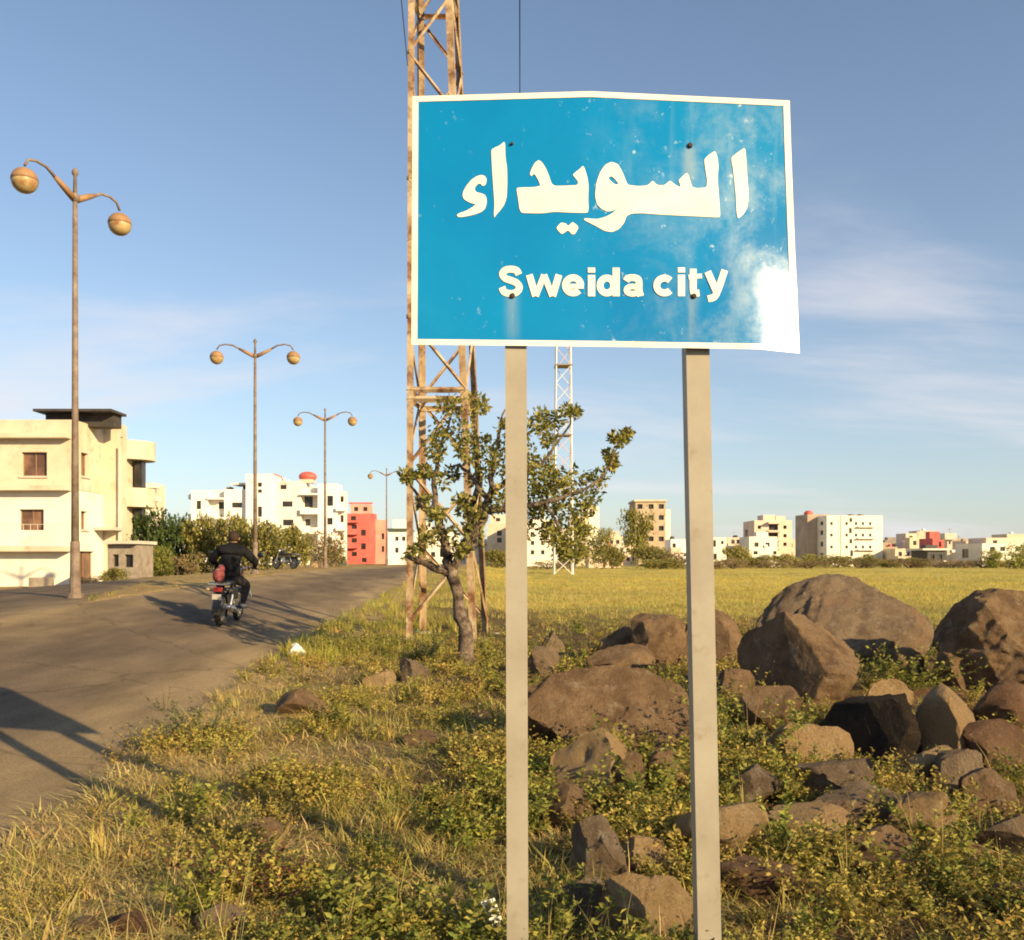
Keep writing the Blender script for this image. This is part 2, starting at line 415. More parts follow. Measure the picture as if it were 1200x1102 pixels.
r3 = ramp(n_, [(.35, (.72, .71, .70)), (.65, (1.24, 1.22, 1.18))]); l_.new(z3.outputs['Fac'], r3.inputs[0])
mx1 = n_.new('ShaderNodeMixRGB'); mx1.blend_type = 'MULTIPLY'; mx1.inputs[0].default_value = 1
mx2 = n_.new('ShaderNodeMixRGB'); mx2.blend_type = 'MULTIPLY'; mx2.inputs[0].default_value = 1
l_.new(a_.outputs['Color'], mx1.inputs[1]); l_.new(r1.outputs[0], mx1.inputs[2])
l_.new(mx1.outputs[0], mx2.inputs[1]); l_.new(r3.outputs[0], mx2.inputs[2])
vo = n_.new('ShaderNodeTexVoronoi'); vo.feature = 'DISTANCE_TO_EDGE'; vo.inputs['Scale'].default_value = .55
zd = n_.new('ShaderNodeTexNoise'); zd.inputs['Scale'].default_value = 2.5; zd.inputs['Detail'].default_value = 5
l_.new(tcg.outputs['Object'], zd.inputs['Vector'])
mxd = n_.new('ShaderNodeMixRGB'); mxd.inputs[0].default_value = .35; l_.new(tcg.outputs['Object'], mxd.inputs[1]); l_.new(zd.outputs['Color'], mxd.inputs[2])
l_.new(mxd.outputs[0], vo.inputs['Vector'])
rc = ramp(n_, [(0.0, (.45, .44, .43)), (.012, (1, 1, 1))]); l_.new(vo.outputs['Distance'], rc.inputs[0])
mx3 = n_.new('ShaderNodeMixRGB'); mx3.blend_type = 'MULTIPLY'; mx3.inputs[0].default_value = .6
l_.new(mx2.outputs[0], mx3.inputs[1]); l_.new(rc.outputs[0], mx3.inputs[2]); l_.new(mx3.outputs[0], b_.inputs['Base Color'])
b_.inputs['Roughness'].default_value = .92; b_.inputs['Specular IOR Level'].default_value = .12
bp_ = n_.new('ShaderNodeBump'); bp_.inputs['Strength'].default_value = .5; bp_.inputs['Distance'].default_value = .008
l_.new(z1.outputs['Fac'], bp_.inputs['Height']); l_.new(bp_.outputs[0], b_.inputs['Normal'])

def road_cols(X, Y):
    ins = road_inside(X, Y)
    n = fbm(X*1.3, Y*.8, 4)
    asp = np.array([.138, .106, .074]) * (.9 + .2 * n[..., None])
    dust = np.array([.28, .212, .122])
    d = np.clip(sstep(1.5, .0, ins + (n - .5) * 1.6) * .9, 0, 1)[..., None]
    return asp * (1 - d) + dust * d
# main carriageway as a strip along its own length
ysr = stretch(2, 24, .15, -45, 420, 1.06); tt = np.linspace(-.06, 1.06, 64)
Yg, Tg = np.meshgrid(ysr, tt, indexing='ij'); Xg = x_left(Yg) + (x_right(Yg) - x_left(Yg)) * Tg
Zg = gz(Xg, Yg) + .012 * (fbm(Xg*.5, Yg*.4) - .5)
V = np.stack([Xg, Yg, Zg], -1).reshape(-1, 3); nx, ny = len(tt), len(ysr)
ii = (np.arange(ny-1)[:, None]*nx + np.arange(nx-1)[None, :]).reshape(-1)
road = np_mesh('road', V, np.stack([ii, ii+1, ii+nx+1, ii+nx], -1), ma, road_cols(Xg, Yg).reshape(-1, 3), smooth=True)
tag(road, kind='structure')
sxs = np.arange(-60, -7.3, .4); sys_ = np.arange(8.6, 46, .4)
side = grid_mesh('side_road', sxs, sys_, lambda X, Y: gz(X, Y) - .004, ma, road_cols,
                 keep=lambda x, y: (x < x_left(y) + .25) & (y < side_limit(x) + .5))
tag(side, kind='structure')

# ------------------------------------------------------------------ city sign
# the thin sheet is not flat: it is creased near its middle, its right half turned a little away, the lower right corner curled
SY = 3.42
_pg = np.linspace(300, 1100, 801)
_fx = np.interp(_pg, [300, 640, 740, 850, 1100], [-.01, 0.0, .075, .09, .09])     # how far the sheet turns away, along its width
_fx = np.convolve(np.pad(_fx, 20, mode='edge'), np.ones(41)/41, 'valid')
_dep = np.cumsum(_fx) * SY / FPX; _dep -= np.interp(480, _pg, _dep)
_vg = np.linspace(0, 600, 601)
_fz = np.interp(_vg, [0, 120, 330, 380, 600], [-.06, -.06, .06, .065, .07])
_fe = np.interp(_pg, [300, 862, 905, 1100], [0, 0, .17, .20]); _de = np.cumsum(_fe) * SY / FPX     # curled lower right corner
_dv = -np.cumsum(_fz) * SY / FPX; _dv -= np.interp(240, _vg, _dv)
def sign_depth(px, py):
    s_ = np.clip((px - 700) / 190.0, 0, 1); s_ = s_*s_*(3-2*s_)
    wob = 0.004 * np.sin(px * .021 + 1.0) * np.sin(py * .017)
    v_ = np.clip((py - 255) / 95.0, 0, 1); v_ = v_*v_*(3-2*v_)
    return SY + np.interp(px, _pg, _de) * v_ + np.interp(px, _pg, _dep) + s_ * np.interp(py, _vg, _dv) - wob
def sign_pt(px, py, off=0.0):
    Y = float(sign_depth(px, py)) - off
    return (at(px, Y), Y, zat(py, Y))
def edge_px(u, v):        # u 0..1 left to right, v 0..1 top to bottom -> picture outline of the sheet
    xl = 483.5 - 1.5 * v; xr_ = 925.5 + 11.5 * v ** 1.15
    x = xl + (xr_ - xl) * u
    top = np.interp(u, [0, .47, 1], [113.0, 107.0, 118.0]); bot = np.interp(u, [0, .5, .9, 1], [404.0, 406.5, 409.5, 414.0])
    return x, top + (bot - top) * v

sx, sy0 = at(705, SY), SY
sign = empty('city_sign', (at(715, SY), SY, gtop(at(715, SY), SY)), 0,
             'blue city name sign with white border and writing on two tan steel posts', 'sign')
def sign_part(name, V, F, mat, smooth=False, parent=None):
    me = bpy.data.meshes.new(name); me.from_pydata([tuple(Vector(v) - sign.location) for v in V], [], F); me.update()
    if smooth: me.polygons.foreach_set('use_smooth', [True] * len(me.polygons))
    return link_mesh(name, me, mat, parent or sign)

# blue sheet: glossy faded paint, pale cloudy noise growing to the right, flaked specks
mb_, t_, n_, l_, b_ = nt('blue_sign_paint')
tcg = n_.new('ShaderNodeTexCoord')
def nz_(scale, det=6, rg=.6, seed=0.0, dist=0.0):
    z = n_.new('ShaderNodeTexNoise'); z.inputs['Scale'].default_value = scale; z.inputs['Detail'].default_value = det
    z.inputs['Roughness'].default_value = rg; z.inputs['Distortion'].default_value = dist
    m_ = n_.new('ShaderNodeMapping'); m_.inputs['Location'].default_value = (seed, seed * .7, seed * .3)
    l_.new(tcg.outputs['Object'], m_.inputs[0]); l_.new(m_.outputs[0], z.inputs['Vector']); return z
def mr_(src, a, b, lo=0.0, hi=1.0):
    r = n_.new('ShaderNodeMapRange'); r.interpolation_type = 'SMOOTHSTEP'
    for k, v in zip(('From Min', 'From Max', 'To Min', 'To Max'), (a, b, lo, hi)): r.inputs[k].default_value = v
    l_.new(src, r.inputs['Value']); return r.outputs[0]
def mth(op, a, b):
    m_ = n_.new('ShaderNodeMath'); m_.operation = op
    for i, s in enumerate((a, b)):
        if isinstance(s, (int, float)): m_.inputs[i].default_value = s
        else: l_.new(s, m_.inputs[i])
    return m_.outputs[0]
sp = n_.new('ShaderNodeSeparateXYZ'); l_.new(tcg.outputs['Object'], sp.inputs[0])
right = mr_(sp.outputs['X'], -.25, .65)                      # rises towards the right side of the sheet
pale_cloudy = mth('MULTIPLY', mr_(nz_(3.2, 9, .68, 4.4, .25).outputs['Fac'], .42, .70), right)
specks = mth('MULTIPLY', mr_(nz_(30, 5, .62, 2.1).outputs['Fac'], .61, .70), mth('MULTIPLY', mr_(nz_(4.5, 3, .5, 9.0).outputs['Fac'], .44, .60), mr_(sp.outputs['X'], -.65, .35, .25, 1.0)))
streak = n_.new('ShaderNodeTexNoise'); streak.inputs['Scale'].default_value = 2.0; streak.inputs['Detail'].default_value = 6
ms = n_.new('ShaderNodeMapping'); ms.inputs['Scale'].default_value = (9, 1, .9); l_.new(tcg.outputs['Object'], ms.inputs[0]); l_.new(ms.outputs[0], streak.inputs['Vector'])
bl = ramp(n_, [(.35, (.000, .165, .43)), (.62, (.000, .205, .48)), (.8, (.01, .25, .52))]); l_.new(nz_(1.6, 4, .5, 1.0).outputs['Fac'], bl.inputs[0])
m1 = n_.new('ShaderNodeMixRGB'); l_.new(mth('MULTIPLY', pale_cloudy, .62), m1.inputs[0]); l_.new(bl.outputs[0], m1.inputs[1]); m1.inputs[2].default_value = (.30, .42, .54, 1)
m2 = n_.new('ShaderNodeMixRGB'); l_.new(mth('MULTIPLY', specks, .75), m2.inputs[0]); l_.new(m1.outputs[0], m2.inputs[1]); m2.inputs[2].default_value = (.42, .58, .66, 1)
m3 = n_.new('ShaderNodeMixRGB'); l_.new(mth('MULTIPLY', mth('MULTIPLY', mr_(streak.outputs['Fac'], .52, .75), right), .30), m3.inputs[0])
l_.new(m2.outputs[0], m3.inputs[1]); m3.inputs[2].default_value = (.25, .42, .54, 1)
src_ = m3.outputs[0]
for bx_, by_, ln_ in ((600.5, 347, 58), (813, 347, 60), (808.5, 171, 45)):
    x0_ = at(bx_, SY) - at(715, SY); z0_ = zat(by_, SY) - gtop(at(715, SY), SY)
    ax = mth('ABSOLUTE', mth('SUBTRACT', sp.outputs['X'], x0_), 0.0)
    run = mth('MULTIPLY', mr_(ax, .046, .0), mth('MULTIPLY', mr_(sp.outputs['Z'], z0_ - ln_*SY/FPX, z0_ - ln_*SY/FPX + .05), mr_(sp.outputs['Z'], z0_ + .012, z0_ - .004)))
    mxs = n_.new('ShaderNodeMixRGB'); l_.new(mth('MULTIPLY', mth('MULTIPLY', run, mr_(streak.outputs['Fac'], .36, .66)), .40), mxs.inputs[0]); l_.new(src_, mxs.inputs[1]); mxs.inputs[2].default_value = (.30, .36, .38, 1); src_ = mxs.outputs[0]
l_.new(src_, b_.inputs['Base Color'])
b_.inputs['Specular IOR Level'].default_value = .45
l_.new(mth('ADD', .17, mth('MULTIPLY', mth('ADD', pale_cloudy, specks), .15)), b_.inputs['Roughness'])
bb = n_.new('ShaderNodeBump'); bb.inputs['Strength'].default_value = .25; bb.inputs['Distance'].default_value = .004
l_.new(nz_(7, 3, .5, 3.0).outputs['Fac'], bb.inputs['Height']); l_.new(bb.outputs[0], b_.inputs['Normal'])

M_SIGNW = noise_mat('white_reflective_sheet', [(.70,.66,.56), (.78,.75,.66), (.82,.80,.73)], 6, 0.3, 0.1, 40, stain=((.50,.55,.55), 18, .66, .74), spec=.5, dist=.003)
M_LETTER = noise_mat('cream_vinyl_letters', [(.76,.69,.56), (.82,.76,.64), (.85,.80,.70)], 6, 0.35, 0.08, 40, spec=.45, dist=.003)
M_SHEETBACK = noise_mat('bare_sheet_metal', [(.30,.30,.30), (.40,.40,.39)], 5, 0.5, 0.1)
M_BOLT = noise_mat('rusty_bolt', [(.03,.02,.015), (.07,.04,.025)], 30, 0.7, 0.2)

NU, NV = 56, 40
V, F = [], []
for side_off in (0.0, -0.003):
    for j in range(NV+1):
        for i in range(NU+1):
            px, py = edge_px(i/NU, j/NV); V.append(sign_pt(px, py, side_off))
n1 = (NU+1)*(NV+1)
for j in range(NV):
    for i in range(NU):
        a = j*(NU+1)+i; F.append((a, a+NU+1, a+NU+2, a+1)); F.append((n1+a, n1+a+1, n1+a+NU+2, n1+a+NU+1))
for i in range(NU):
    a, b = i, NV*(NU+1)+i; F.append((a, a+1, n1+a+1, n1+a)); F.append((b+1, b, n1+b, n1+b+1))
for j in range(NV):
    a, b = j*(NU+1), j*(NU+1)+NU; F.append((a+NU+1, a, n1+a, n1+a+NU+1)); F.append((b, b+NU+1, n1+b+NU+1, n1+b))
panel = sign_part('panel', V, F, mb_, smooth=False)
panel.data.polygons.foreach_set('use_smooth', [i < NU*NV*2 for i in range(len(panel.data.polygons))])

def border_strip(u0, v0, u1, v1, n=40):
    V, F = [], []
    for i in range(n+1):
        for (uu, vv) in ((u0[0]+(u0[1]-u0[0])*i/n, v0[0]+(v0[1]-v0[0])*i/n), (u1[0]+(u1[1]-u1[0])*i/n, v1[0]+(v1[1]-v1[0])*i/n)):
            px, py = edge_px(uu, vv); V.append(sign_pt(px, py, .0022))
    for i in range(n): F.append((2*i, 2*i+1, 2*i+3, 2*i+2))
    return V, F
bu, bv = .0155, .0225
V, F = [], []
for args in (((0,1),(0,0),(0,1),(bv,bv)), ((0,1),(1-bv,1-bv),(0,1),(1,1)), ((0,0),(bv,1-bv),(bu,bu),(bv,1-bv)), ((1-bu*1.1,1-bu*1.1),(bv,1-bv),(1,1),(bv,1-bv))):
    v, f = border_strip(*args); k = len(V); V += v; F += [tuple(i+k for i in q) for q in f]
sign_part('border', V, F, M_SIGNW)

def chaikin(p, it=2, keep=.16):
    for _ in range(it):
        q = []
        for i in range(len(p)):
            a, b = p[i], p[(i+1) % len(p)]
            q.append((a[0]*(1-keep)+b[0]*keep, a[1]*(1-keep)+b[1]*keep)); q.append((a[0]*keep+b[0]*(1-keep), a[1]*keep+b[1]*(1-keep)))
        p = q
    return p
def curve_to_sheet(cu):
    ob = bpy.data.objects.new('tmp', cu); C.objects.link(ob)
    bpy.context.view_layer.update()
    me = bpy.data.meshes.new_from_object(ob.evaluated_get(bpy.context.evaluated_depsgraph_get()))
    bpy.data.objects.remove(ob)
    bm = bmesh.new(); bm.from_mesh(me)
    return bm
def lay_on_sign(name, bm, mapf, mat):
    for v in bm.verts: x, y = mapf(v.co.x, v.co.y); v.co = (x, y, 0)
    bmesh.ops.triangulate(bm, faces=bm.faces)
    xs_ = [v.co.x for v in bm.verts]
    x = min(xs_) + 8
    while x < max(xs_):
        bmesh.ops.bisect_plane(bm, geom=bm.verts[:] + bm.edges[:] + bm.faces[:], plane_co=(x, 0, 0), plane_no=(1, 0, 0)); x += 8
    bm.verts.ensure_lookup_table()
    V = [sign_pt(v.co.x, v.co.y, .0024) for v in bm.verts]
    F = []
    for f in bm.faces:
        idx = [v.index for v in f.verts]
        F.append(idx)
    o = sign_part(name, V, F, mat)
    bm2 = bmesh.new(); bm2.from_mesh(o.data)
    for f in bm2.faces:
        if f.normal.y > 0: f.normal_flip()
    bm2.to_mesh(o.data); bm2.free(); bm.free()
    return o
def shape(polys):
    cu = bpy.data.curves.new('tmp', 'CURVE'); cu.dimensions = '2D'; cu.fill_mode = 'BOTH'
    for p in polys:
        s = cu.splines.new('POLY'); s.points.add(len(p)-1); s.use_cyclic_u = True
        for q, (x, y) in zip(s.points, p): q.co = (x, -y, 0, 1)
    return curve_to_sheet(cu)
A = lambda pts: chaikin([(530 + x/6.667, 155 + y/6.667) for x, y in pts])
B = lambda pts: chaikin([(690 + x/6.0, 155 + y/6.0) for x, y in pts])
hamza = A([(35,650),(50,635),(110,615),(175,575),(180,562),(140,552),(95,528),(80,500),(85,465),(110,420),(150,372),(190,345),(225,335),(255,342),(268,365),(266,400),(250,420),(232,418),(222,402),(200,405),(180,425),(175,450),(190,470),(225,478),(255,490),(268,515),(268,560),(255,600),(225,625),(170,645),(100,660),(50,665)])
alef2 = A([(305,140),(325,125),(370,105),(405,75),(413,90),(415,200),(428,280),(430,400),(425,510),(405,570),(375,610),(340,650),(330,670),(325,640),(330,560),(322,440),(312,300),(307,200)])
dalya = A([(500,435),(560,432),(640,430),(690,420),(675,380),(650,335),(635,325),(620,345),(605,330),(620,285),(645,240),(675,218),(700,235),(730,280),(755,340),(775,400),(800,420),(900,418),(975,415),(985,390),(960,355),(942,335),(960,315),(1000,285),(1020,262),(1035,285),(1055,350),(1065,420),(1062,520),(1065,600),(1058,632),(900,628),(800,622),(700,635),(540,632),(525,600),(515,520)])
dots = A([(810,750),(850,705),(890,715),(905,735),(940,700),(990,740),(960,795),(935,800),(905,765),(855,800)])
wsl = B([(45,430),(55,350),(80,280),(115,230),(160,208),(205,225),(235,275),(260,340),(275,372),(350,380),(415,375),(450,340),(480,372),(530,375),(572,340),(600,365),(640,388),(645,370),(630,340),(660,310),(690,285),(705,310),(725,385),(760,395),(830,390),(832,330),(820,260),(812,195),(830,170),(890,130),(905,180),(912,240),(905,330),(915,450),(925,590),(910,600),(760,592),(600,585),(480,578),(380,570),(300,572),(265,590),(250,635),(215,680),(165,703),(110,695),(50,660),(-35,618),(-30,605),(60,612),(120,595),(175,565),(205,530),(175,552),(130,560),(90,540),(60,510),(48,470)])
hole = B([(135,320),(160,308),(190,335),(210,365),(190,370),(160,350)])
alef1 = B([(1000,180),(1050,140),(1100,108),(1108,200),(1115,330),(1125,440),(1115,530),(1090,575),(1050,610),(1040,570),(1035,450),(1025,350),(1015,260)])
for nm, polys in (('arabic_letter', [hamza]), ('arabic_letter', [alef2]), ('arabic_letter', [dalya]), ('letter_dots', [dots]), ('arabic_letter', [wsl, hole]), ('arabic_letter', [alef1])):
    lay_on_sign(nm, shape(polys), lambda x, y: (x, -y), M_LETTER)

def spline(pts, n=10):
    out = []
    for i in range(len(pts)-1):
        p0, p1, p2, p3 = pts[max(i-1, 0)], pts[i], pts[i+1], pts[min(i+2, len(pts)-1)]
        for k in range(n):
            t = k/n
            out.append(tuple(.5*((2*p1[c]) + (-p0[c]+p2[c])*t + (2*p0[c]-5*p1[c]+4*p2[c]-p3[c])*t*t + (-p0[c]+3*p1[c]-3*p2[c]+p3[c])*t**3) for c in (0, 1)))
    return out + [pts[-1]]
def ribbon(pts, w, curved=True):
    """closed outline of a stroke of width w along a centre line (picture units)"""
    P = spline(pts) if curved else pts
    L, R_ = [], []
    for i, q in enumerate(P):
        a_, b_1 = P[max(i-1, 0)], P[min(i+1, len(P)-1)]; dx_, dy_ = b_1[0]-a_[0], b_1[1]-a_[1]; d = math.hypot(dx_, dy_) or 1
        L.append((q[0]-dy_/d*w/2, q[1]+dx_/d*w/2)); R_.append((q[0]+dy_/d*w/2, q[1]-dx_/d*w/2))
    return L + R_[::-1]
T = 8.0
def ring_stroke(cx, cy, rx, ry, a0, a1, w, n=22): return ribbon([(cx + rx*math.cos(R(a0+(a1-a0)*i/n)), cy + ry*math.sin(R(a0+(a1-a0)*i/n))) for i in range(n+1)], w, False)
LET = {
 'S': [ribbon([(608.0,322.0),(605.5,317.3),(599.0,315.6),(592.0,316.9),(589.0,321.2),(592.0,326.2),(599.0,328.9),(605.5,331.8),(608.6,337.2),(605.5,342.4),(598.5,344.2),(591.0,342.3),(588.2,336.8)], T)],
 'w': [ribbon([(620.3,322.2),(627.6,347.2)], T, False), ribbon([(627.9,347.2),(637.6,322.2)], T*.86, False), ribbon([(637.6,322.2),(647.2,347.2)], T*.86, False), ribbon([(647.6,347.2),(655.0,322.2)], T, False)],
 'e': [ring_stroke(671.6, 334.6, 9.0, 8.9, 42, 360, T), ribbon([(664.0,335.6),(684.2,335.6)], 5.6, False)],
 'i': [ribbon([(693.2,322.4),(693.2,347.4)], T+.6, False), ribbon([(693.2,313.8),(693.2,319.6)], T+.6, False)],
 'd': [ring_stroke(711.2, 334.8, 8.0, 8.8, 0, 360, T), ribbon([(722.0,313.8),(722.0,347.4)], T+.4, False)],
 'a': [ribbon([(733.6,329.6),(736.0,326.4),(742.0,325.6),(747.6,327.4),(748.9,332.0),(748.9,340.0),(750.6,347.2)], T), ring_stroke(741.2, 340.2, 7.2, 4.3, 0, 360, 6.6)],
 'c': [ring_stroke(778.6, 334.8, 8.9, 8.7, 42, 318, T)],
 'i2': [ribbon([(798.6,322.2),(798.6,347.2)], T+.4, False), ribbon([(798.6,313.6),(798.6,319.4)], T+.4, False)],
 't': [ribbon([(812.4,315.2),(812.4,339.0),(814.4,343.6),(819.6,343.4)], T), ribbon([(807.0,325.0),(822.4,323.4)], 5.4, False)],
 'y': [ribbon([(829.4,318.6),(839.6,342.0)], T, False), ribbon([(849.4,316.6),(841.0,341.0),(836.6,348.4),(829.6,350.4)], T)],
}
zoff = 0
for ch, strokes in LET.items():
    V, F = [], []
    for st_ in strokes:
        zoff = (zoff + 1) % 5
        bm = shape([st_]); bmesh.ops.triangulate(bm, faces=bm.faces)
        x = min(v.co.x for v in bm.verts) + 6
        while x < max(v.co.x for v in bm.verts):
            bmesh.ops.bisect_plane(bm, geom=bm.verts[:] + bm.edges[:] + bm.faces[:], plane_co=(x, 0, 0), plane_no=(1, 0, 0)); x += 6
        bm.verts.index_update(); k = len(V)
        V += [sign_pt(v.co.x, -v.co.y, .0024 + .0003*zoff) for v in bm.verts]
        for f in bm.faces:
            idx = [v.index + k for v in f.verts]; a_, b_1, c_ = (Vector(V[idx[q]]) for q in (0, 1, 2))
            F.append(idx[::-1] if (b_1-a_).cross(c_-a_).y > 0 else idx)
        bm.free()
    sign_part('latin_letter', V, F, M_SIGNW)

# posts: hollow square tubes behind the sheet
def post(pt, pb, w):
    Yp = max(float(sign_depth(pt, q)) for q in (130, 260, 400)) + .008 + w/2 + (.012 if pt > 700 else 0)
    xt, xb = at(pt, Yp), at(pb, Yp); zb = gtop(xb, Yp) - .25; zt = zat(128, Yp)
    zref0, zref1 = zat(1100, Yp), zat(410, Yp)
    xz = lambda z: xb + (xt - xb) * (z - zref0) / (zref1 - zref0)
    m_ = MB(); h = w/2; t = .006
    ring = lambda z, q: [(xz(z)-q, Yp-q, z), (xz(z)+q, Yp-q, z), (xz(z)+q, Yp+q, z), (xz(z)-q, Yp+q, z)]
    v = ring(zb, h) + ring(zt, h) + ring(zb, h-t) + ring(zt, h-t)
    f = [(i, (i+1) % 4, 4+(i+1) % 4, 4+i) for i in range(4)] + [(8+(i+1) % 4, 8+i, 12+i, 12+(i+1) % 4) for i in range(4)]
    f += [(4+i, 4+(i+1) % 4, 12+(i+1) % 4, 12+i) for i in range(4)]
    m_.add([tuple(Vector(p) - sign.location) for p in v], f)
    m_.build('post', M_TAN, sign)
post(604.5, 606.5, .080); post(815, 829, .088)
for bx, by in ((600, 169), (808.5, 171), (600.5, 347), (813, 347.5)):
    m_ = MB(); p = Vector(sign_pt(bx, by, .0)) - sign.location
    big = .010 if bx > 601 or by > 300 else .006
    m_.tube([p + Vector((0, .012, 0)), p + Vector((0, -.006, 0)), p + Vector((0, -.010, 0))], [big, big, big*.6], 10); m_.build('bolt', M_BOLT, sign)

# ------------------------------------------------------------------ lattice tower by the road
tw = empty('lattice_tower', (-1.2, 16.6, g(-1.2, 16.6)), 0, 'tall rusty lattice steel tower rising behind the blue sign and the tree', 'tower')
def leg_xy(k, z):
    b = [(-1.84, 16.0), (-.62, 16.0), (-.44, 17.35), (-1.72, 17.35)][k]; t = [(-1.835, 16.28), (-1.06, 16.28), (-.95, 17.05), (-1.735, 17.05)][k]
    s = z / 11.2; s = min(s, 1.45)
    return Vector((b[0] + (t[0]-b[0])*s, b[1] + (t[1]-b[1])*s, z))
L_ = tw.location
cen = lambda z: sum((leg_xy(k, z) for k in range(4)), Vector()) / 4
for k in range(4):
    m_ = MB(); out = (leg_xy(k, 5) - cen(5)); out.z = 0
    m_.angle_bar(leg_xy(k, -.2 + g(-1.2, 16.6)) - L_, leg_xy(k, 16.2) - L_, .115, .02, out)
    m_.build('leg', M_RUSTY, tw)
levels = [.35, 1.75, 3.1, 4.46, 5.75, 7.0, 8.2, 9.35, 10.45, 11.5, 12.6, 13.7, 14.8, 16.0]
for i in range(len(levels)-1):
    for k in range(4):
        a, b = k, (k+1) % 4
        if (i + k) % 2: a, b = b, a
        m_ = MB(); p0, p1 = leg_xy(a, levels[i]), leg_xy(b, levels[i+1]); nrm = ((p0+p1)/2 - cen(levels[i])); nrm.z = 0
        m_.angle_bar(p0 - L_ + nrm*.02, p1 - L_ + nrm*.02, .045, .009, nrm); m_.build('brace', M_RUSTY, tw)
for zh in (4.46, 4.30, 8.2, 11.5, 14.8):
    for k in range(4):
        p0, p1 = leg_xy(k, zh), leg_xy((k+1) % 4, zh); nrm = ((p0+p1)/2 - cen(zh)); nrm.z = 0
        m_ = MB(); m_.angle_bar(p0 - L_ + nrm*.03, p1 - L_ + nrm*.03, .075, .010, nrm); m_.build('cross_bar', M_RUSTY, tw)
for k in range(4):
    m_ = MB(); p = leg_xy(k, 0); zz = g(p.x, p.y); m_.box(p.x-.2-L_.x, p.x+.2-L_.x, p.y-.2-L_.y, p.y+.2-L_.y, zz-.5-L_.z, zz+.015-L_.z); m_.build('footing', M_CONC, tw)

# far guyed mast
FY = 85.0
fx = at(660, FY); mast = empty('lattice_mast', (fx, FY, g(fx, FY)), 0, 'distant slim pale lattice mast standing behind the leafy tree', 'mast')
MW = .75; H_ = 24.0
mast_xy = lambda k, z: Vector(((-1, 1, 1, -1)[k]*(MW*1.15 - .010*z), (-1, -1, 1, 1)[k]*(MW*1.15 - .010*z), z))
for k in range(4):
    MB().tube([mast_xy(k, -.3), mast_xy(k, H_)], .075, 6).build('leg', M_MASTW, mast)
zl_ = 0; i = 0
while zl_ < H_ - 1.6:
    for k in range(4):
        a, b = (k, (k+1) % 4) if (i+k) % 2 else ((k+1) % 4, k)
        MB().tube([mast_xy(a, zl_), mast_xy(b, zl_+1.6)], .035, 5).build('brace', M_MASTR if (i//4) % 2 else M_MASTW, mast)
    zl_ += 1.6; i += 1
for zz in (6.4, 12.8, 19.2):
    m_ = MB(); m_.box(-.8, .8, -.8, .8, zz, zz+.12); m_.build('platform', M_GREYB, mast)

# overhead cables
def cable(pts, r, label):
    o = MB().tube(pts, r, 6).build('overhead_cable', M_CABLE); tag(o, label, 'cable', 'overhead cables'); return o
cable([(-.10, -10, 7.7), (.02, 3, 7.8), (.09, 10.7, 8.0), (.11, 12.9, 8.05), (.42, 45, 8.2), (at(611, 190), 190, zat(616, 190))], .007, 'thin dark cable dropping straight down behind the top of the blue sign')
cable([(-.7, -10, 7.1), (-1.35, 10, 9.1), (-1.84, 16.25, 10.2)], .007, 'thin dark cable running into the top of the rusty lattice tower')

# ------------------------------------------------------------------ street lamps
def street_lamp(px, Y, pj, span, rz, label, drop=(0.0, 0.0)):
    x = at(px, Y); z0 = g(x, Y); zj = zat(pj, Y) - z0
    t = empty('street_lamp', (x, Y, z0), rz, label, 'street lamp', 'double street lamps along the road')
    MB().lathe([(.16, -.2), (.16, .06), (.11, .10), (.095, .5), (.09, 1.1)], 12).build('base', M_LAMP_POLE, t, smooth=False)
    MB().tube([(0, 0, 1.05), (0, 0, zj*.5), (0, 0, zj)], [.074, .060, .045], 10).build('pole', M_LAMP_POLE, t, smooth=True)
    MB().tube([(0, 0, zj-.05), (0, 0, zj+.42), (0, 0, zj+.46), (0, 0, zj+.52), (0, 0, zj+.58)], [.045, .03, .06, .06, .02], 10).build('finial', M_LAMP_POLE, t, smooth=True)
    MB().ell((0, 0, zj), (.09, .09, .10), 12, 8).build('joint', M_LAMP_POLE, t, smooth=True)
    hs = span / 2
    for s, dr in ((-1, drop[0]), (1, drop[1])):
        MB().tube([(s*.05, 0, zj-.02), (s*hs*.25, 0, zj+.12), (s*hs*.42, 0, zj+.26+dr*.3)], [.065, .06, .04], 8).build('bracket', M_GLOBE_CAP, t, smooth=True)
        pts = [(s*hs*.38, 0, zj+.23+dr*.3), (s*hs*.58, 0, zj+.40+dr*.6), (s*hs*.78, 0, zj+.47+dr), (s*hs*.93, 0, zj+.42+dr), (s*hs, 0, zj+.28+dr)]
        MB().tube(pts, [.032, .028, .025, .025, .025], 8).build('arm', M_LAMP_POLE, t, smooth=True)
        gl = MB().ell((s*hs, 0, zj+dr), (.23, .23, .23), 20, 14).build('globe', M_GLOBE, t, smooth=True)
        prof = [(.236*math.sin(a), .236*math.cos(a)) for a in [math.pi*.5 - .42*k/5*math.pi for k in range(6)]]
        MB().lathe([(r_, h_) for r_, h_ in prof], 18, (s*hs, 0, zj+dr)).build('cap', M_GLOBE_CAP, gl, smooth=True)
    return t
street_lamp(88, 18, 232, 2.35, R(70), 'nearest and tallest street lamp at the left, its two globes at uneven heights', (-.12, -.12))
street_lamp(299, 32, 417, 2.6, R(6), 'second double street lamp from the left, in front of the white apartment block', (-.1, -.05))
street_lamp(381, 46, 492, 2.7, R(2), 'third double street lamp from the left, smaller, above the right end of the white block', (-.1, -.08))
street_lamp(453, 77, 557, 2.7, R(0), 'farthest and smallest double street lamp, between the red building and the lattice tower', (-.1, -.1))

